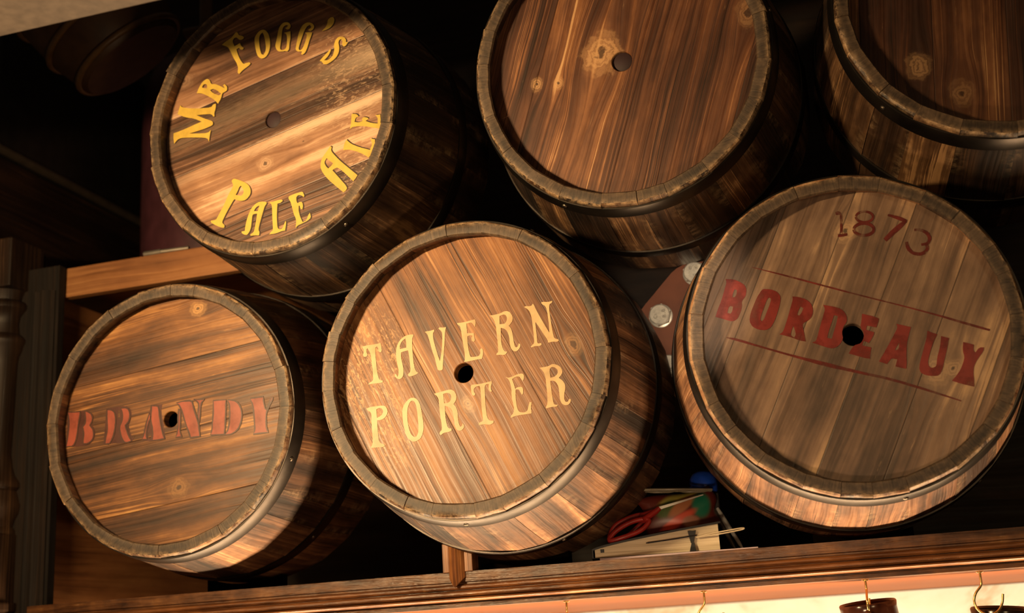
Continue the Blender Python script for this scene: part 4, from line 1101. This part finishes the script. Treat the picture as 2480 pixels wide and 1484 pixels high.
from_bm('elastic_band', bm, M_COVER, nb)
bm = bmesh.new()      # strap slipped between the pages, its loop sticking out to the right
tube(bm, spline([(0.085, -0.003, 0.0185), (0.125, -0.0035, 0.0215), (0.160, -0.0035, 0.0250), (0.166, -0.0035, 0.0248)], 6), [0.0006] + [0.0011] * 18, 8)
from_bm('bookmark_cord', bm, M_COVER, nb)
bm = bmesh.new()
box(bm, (0.012, -0.0004, 0.0085), (0.018, 0.002, 0.0135), 0.0004)
from_bm('ink_mark', bm, M_COVER, nb)
bm = bmesh.new()
lp = spline([(0.165, -0.004, 0.0222), (0.185, -0.005, 0.0232), (0.212, -0.006, 0.0258), (0.236, -0.006, 0.0290), (0.241, -0.006, 0.0308), (0.236, -0.006, 0.0316), (0.212, -0.006, 0.0290), (0.185, -0.005, 0.0258)], 5, True)
tube(bm, lp, 0.0011, 8, True)
from_bm('ribbon_loop', bm, M_PAGES, nb, smooth=60)

bm = bmesh.new()
rows_ = [[bm.verts.new((x, y, z)) for y, z in ((0.0, z0), (0.0, z0 + 0.0045), (0.11, z1 + 0.0045), (0.11, z1))] for x, z0, z1 in ((0, 0, 0), (0.212, 0, 0), (0.230, 0.0002, 0.0015), (0.247, 0.0004, 0.0050))]
for P, Q in zip(rows_, rows_[1:]):
    for i in range(4):
        j = (i + 1) % 4
        bm.faces.new((P[i], P[j], Q[j], Q[i]))
bm.faces.new(rows_[0]); bm.faces.new(rows_[-1][::-1])
pp = from_bm('lilac_paper_sheet', bm, M_LILAC)
pp.location = (-0.445, 1.946, ZT - 0.0003 + Z0)
pp.rotation_euler = (0, 0, 0.10)
tag(pp, 'pale lilac paper sheet under the black notebook at the shelf edge', 'paper')

ca, sa = math.cos(NBROT), math.sin(NBROT)


def onbook(x, y, z=0.0):
    return (-0.458 + x * ca - y * sa, 1.958 + x * sa + y * ca, ZT + 0.0054 + nb_top(min(x, L_)) + 0.0031 + z)


slope = 0.115
# soft multicoloured pouch behind the scissors
n = NT('multicoloured_vinyl')
px_, py_, pz_ = n.sep(n.obj())
base = n.mix(0.0, (0.13, 0.022, 0.014), (0, 0, 0))


def blob(n, col, cx, cz, rx, rz, ang, c):
    a = math.radians(ang)
    dx, dz = n.m('SUBTRACT', px_, cx), n.m('SUBTRACT', pz_, cz)
    uu = n.m('DIVIDE', n.m('ADD', n.m('MULTIPLY', dx, math.cos(a)), n.m('MULTIPLY', dz, math.sin(a))), rx)
    vv = n.m('DIVIDE', n.m('SUBTRACT', n.m('MULTIPLY', dz, math.cos(a)), n.m('MULTIPLY', dx, math.sin(a))), rz)
    d = n.m('ADD', n.m('MULTIPLY', uu, uu), n.m('MULTIPLY', vv, vv))
    return n.mix(n.rng(d, 0.3, 1.2, 1.0, 0.0, True), col, c)


base = blob(n, base, 0.062, 0.046, 0.040, 0.016, 15, (0.42, 0.36, 0.07))
base = blob(n, base, 0.042, 0.036, 0.022, 0.013, 30, (0.10, 0.15, 0.045))
base = blob(n, base, 0.066, 0.036, 0.030, 0.010, 30, (0.50, 0.19, 0.08))
base = blob(n, base, 0.098, 0.032, 0.017, 0.023, -12, (0.015, 0.20, 0.11))
base = blob(n, base, 0.056, 0.014, 0.038, 0.009, 22, (0.72, 0.075, 0.025))
base = blob(n, base, 0.076, 0.010, 0.016, 0.010, 0, (0.40, 0.17, 0.10))
M_POUCH = n.finish(base, 0.35)
bm = bmesh.new()
NXp, NZp = 20, 10
gf, gb = [], []
for i in range(NXp + 1):
    cf, cb = [], []
    for k in range(NZp + 1):
        s_, t_ = i / NXp, k / NZp
        bulge = (math.sin(math.pi * min(max(s_, 0.0), 1.0)) * math.sin(math.pi * min(0.15 + 0.85 * t_, 1.0))) ** 0.5
        x = 0.122 * s_ + 0.004 * math.sin(9 * t_ + 2)
        z = 0.060 * t_ + 0.003 * math.sin(7 * s_)
        cf.append(bm.verts.new((x, -0.016 * bulge, z)))
        cb.append(bm.verts.new((x, 0.016 * bulge + 0.002, z)))
    gf.append(cf); gb.append(cb)
for i in range(NXp):
    for k in range(NZp):
        bm.faces.new((gf[i][k], gf[i + 1][k], gf[i + 1][k + 1], gf[i][k + 1]))
        bm.faces.new((gb[i][k], gb[i][k + 1], gb[i + 1][k + 1], gb[i + 1][k]))
rim = [gf[i][0] for i in range(NXp + 1)] + [gf[NXp][k] for k in range(1, NZp + 1)] + [gf[i][NZp] for i in range(NXp - 1, -1, -1)] + [gf[0][k] for k in range(NZp - 1, 0, -1)]
rib = [gb[i][0] for i in range(NXp + 1)] + [gb[NXp][k] for k in range(1, NZp + 1)] + [gb[i][NZp] for i in range(NXp - 1, -1, -1)] + [gb[0][k] for k in range(NZp - 1, 0, -1)]
for i in range(len(rim)):
    j = (i + 1) % len(rim)
    bm.faces.new((rim[i], rib[i], rib[j], rim[j]))
pouch = from_bm('vinyl_pouch', bm, M_POUCH, smooth=60)
lx = onbook(0.087, 0.058, 0.003)
pouch.location = (lx[0], lx[1], lx[2] + Z0)
pouch.rotation_euler = (0, -slope, NBROT)
tag(pouch, 'soft red pouch with green yellow and orange blotches standing on the notebook', 'pouch')

# red-handled scissors
sc = thing('scissors', 'red-handled scissors lying on the left end of the notebook', 'scissors', onbook(0.022, 0.008, 0.0040))
sc.rotation_euler = (0, -slope - 0.06, NBROT)
for k, (dy, bend) in enumerate(((0.0, 0.0), (0.028, 0.010))):
    bm = bmesh.new()
    lp = spline([(0.006, dy, 0.0015), (0.03, dy - 0.004, 0.001), (0.058, dy, 0.005 + bend), (0.075, dy + 0.006, 0.016 + bend), (0.068, dy + 0.008, 0.022 + bend), (0.044, dy + 0.007, 0.0215 + bend), (0.018, dy + 0.005, 0.013 + bend)], 6, True)
    tube(bm, lp, 0.0040, 10, True)
    tube(bm, [(0.066, dy + 0.006, 0.020 + bend), (0.090, 0.020, 0.030), (0.098, 0.020, 0.034)], [0.0052, 0.0050, 0.004], 10)
    from_bm('handle', bm, M_RED, sc, smooth=60)
bm = bmesh.new()
v_ = [bm.verts.new(p) for p in ((0.094, 0.018, 0.031), (0.094, 0.022, 0.031), (0.172, 0.023, 0.037), (0.172, 0.021, 0.037), (0.094, 0.018, 0.036), (0.094, 0.022, 0.036), (0.172, 0.023, 0.0385), (0.172, 0.021, 0.0385))]
for q in ((0, 1, 2, 3), (7, 6, 5, 4), (0, 4, 5, 1), (1, 5, 6, 2), (2, 6, 7, 3), (3, 7, 4, 0)):
    bm.faces.new([v_[i] for i in q])
from_bm('blade', bm, M_STEEL, sc)

# folded spectacles resting on the pouch
gl = thing('spectacles', 'folded spectacles with smoky frame resting on top of the coloured pouch', 'spectacles', onbook(0.088, 0.050, 0.0720))
gl.rotation_euler = (0, 0.06, NBROT)
bm = bmesh.new()
for cx_ in (0.028, 0.082):
    lp = spline([(cx_ - 0.025, -0.004, 0.004), (cx_ - 0.012, -0.012, 0.001), (cx_ + 0.012, -0.012, 0.001), (cx_ + 0.025, -0.004, 0.004), (cx_ + 0.020, 0.018, 0.006), (cx_, 0.025, 0.007), (cx_ - 0.020, 0.018, 0.006)], 5, True)
    tube(bm, lp, 0.0022, 8, True)
tube(bm, [(0.050, 0.0, 0.0045), (0.055, -0.002, 0.0065), (0.060, 0.0, 0.0045)], 0.0020, 8)
fr_ = from_bm('frame', bm, M_FRAME, gl, smooth=60)
for yy_, x0_, x1_ in ((-0.016, -0.002, 0.112), (0.0, 0.112, 0.002)):
    bm = bmesh.new()
    tube(bm, spline([(x0_, yy_, 0.004), ((x0_ + x1_) / 2, yy_ - 0.006, 0.0035), (x1_, yy_ - 0.002, 0.003)], 6), 0.0024, 8)
    from_bm('temple', bm, M_FRAME, gl, smooth=60)

# blue cap behind them
bm = bmesh.new()
lathe(bm, [(0, 0.0), (0.020, 0.0), (0.0225, 0.004), (0.0235, 0.014), (0.022, 0.026), (0.017, 0.034), (0.009, 0.038), (0, 0.039)], 36)
o = from_bm('blue_ball', bm, M_BLUE, smooth=60)
lx = onbook(0.190, 0.085, 0.055)
o.location = (lx[0], lx[1], lx[2] + Z0)
tag(o, 'round blue plastic ball at the top of the pile between the porter and bordeaux barrels', 'ball')
# what the ball sits on: a small dark box standing on the notebook
bm = bmesh.new()
box(bm, (-0.022, -0.02, 0), (0.022, 0.02, 0.0542), 0.002)
o = from_bm('small_box', bm, plain('dark_card', (0.015, 0.010, 0.008), 0.6))
lx = onbook(0.190, 0.088, 0.0005)
o.location = (lx[0], lx[1], lx[2] + Z0)
o.rotation_euler = (0, 0, NBROT)
tag(o, 'small dark card box standing on the notebook under the blue ball', 'box')

# pens leaning at the right end of the notebook
for k, (xx0, col, lab) in enumerate((((0.200), (0.055, 0.045, 0.035), 'dark brown pen leaning against the right end of the notebook'), ((0.212), (0.45, 0.46, 0.42), 'slim silvery pen leaning at the far right of the notebook'))):
    pen = thing('pen', lab, 'pen', (-0.458 + xx0 * ca + 0.020, 1.958 + xx0 * sa + 0.055, ZT + 0.004), 'pens beside the notebook')
    pen.rotation_euler = (math.radians(-6), math.radians(-24 - 3 * k), 0)
    bm = bmesh.new()
    hh = 0.105 - 0.022 * k
    lathe(bm, [(0, 0), (0.0012, 0.004), (0.0030, 0.014), (0.0034, 0.05), (0.0034, hh - 0.01), (0.0028, hh), (0, hh)], 16)
    from_bm('barrel', bm, plain('pen_plastic_%s' % ('dark', 'silver')[k], col, 0.3), pen, smooth=40)
    bm = bmesh.new()
    box(bm, (-0.0052, -0.0009, hh - 0.04), (-0.0034, 0.0009, hh - 0.006), 0.0004)
    from_bm('clip', bm, M_STEEL, pen)

# ------------------------------------------------------------------ cup hooks and the mugs hanging from them
M_BRASS = plain('brass', (0.78, 0.53, 0.20), 0.22, 0.95, vary=0.1)
M_MUG = plain('brown_glazed_mug', (0.055, 0.017, 0.009), 0.16, vary=0.5, scale=18.0)
M_MUGB = plain('black_glazed_mug', (0.018, 0.009, 0.006), 0.18, vary=0.4, scale=18.0)
HP = [(0, 0, 0.003), (0, 0, -0.010), (-0.001, 0, -0.020), (-0.010, 0, -0.031), (-0.0135, 0, -0.043), (-0.009, 0, -0.055), (0.003, 0, -0.062), (0.016, 0, -0.058), (0.024, 0, -0.047), (0.027, 0, -0.034)]


def hook(x, y, rz, label, sz=1.0):
    h = thing('cup_hook', label, 'hook', (x, y, ZB), 'brass cup hooks under the shelf')
    h.rotation_euler = (0, 0, math.radians(rz))
    bm = bmesh.new()
    tube(bm, spline([(p[0] * sz, p[1], p[2] * sz if p[2] < 0 else p[2]) for p in HP], 6), 0.0018, 10)
    from_bm('hook_wire', bm, M_BRASS, h, smooth=60)
    bm = bmesh.new()
    lathe(bm, [(0, 0.001), (0.0055, 0.001), (0.0055, -0.001), (0.003, -0.0024), (0, -0.0024)], 20)
    from_bm('collar', bm, M_BRASS, h, smooth=40)
    return h


HKX = (-0.5085, -0.2886, -0.0462, 0.1157)
HKY = 1.962
hook(HKX[0], HKY, 84, 'brass cup hook under the shelf below the porter barrel, leftmost of the hooks')
hook(HKX[1], HKY, 8, 'empty brass cup hook under the shelf below the lying notebook')
hook(HKX[2], HKY, 86, 'straight-looking brass cup hook that carries the brown mug', 0.80)
hook(HKX[3], HKY, 0, 'curled brass cup hook at the right that carries the black mug')


def mug(loc, mat, rot, label, r=0.042, h=0.092, grp='mugs hanging under the shelf'):
    """axis along local z, handle towards local +x (up when hung)."""
    m = thing('mug', label, 'mug', loc, grp)
    m.rotation_euler = rot
    bm = bmesh.new()
    lathe(bm, [(0, 0), (r * 0.80, 0), (r * 0.94, 0.004), (r, 0.016), (r * 1.02, h * 0.5), (r * 0.98, h - 0.01), (r * 1.0, h - 0.002), (r * 0.97, h), (r * 0.90, h - 0.003), (r * 0.91, 0.012), (r * 0.7, 0.006), (0, 0.005)], 44)
    from_bm('mug_body', bm, mat, m, smooth=45)
    bm = bmesh.new()
    tube(bm, spline([(r * 0.96, 0, h * 0.80), (r * 1.25, 0, h * 0.88), (r * 1.58, 0, h * 0.70), (r * 1.62, 0, h * 0.48), (r * 1.42, 0, h * 0.26), (r * 0.96, 0, h * 0.20)], 6), 0.0048, 10)
    from_bm('handle', bm, mat, m, smooth=60)
    return m


# handle loops rest on the bottoms of the hooks; the mugs hang upright beside them
mug((HKX[2] + 0.004, HKY + 0.058, ZB - 0.1235), M_MUG, (math.radians(4), math.radians(6), math.radians(-90)), 'glossy dark brown mug hanging from the straight-looking hook', r=0.043)
mug((HKX[3] + 0.018, HKY + 0.058, ZB - 0.1440), M_MUGB, (math.radians(-4), math.radians(5), math.radians(-90)), 'black glazed mug hanging from the curled hook at the right', r=0.043)
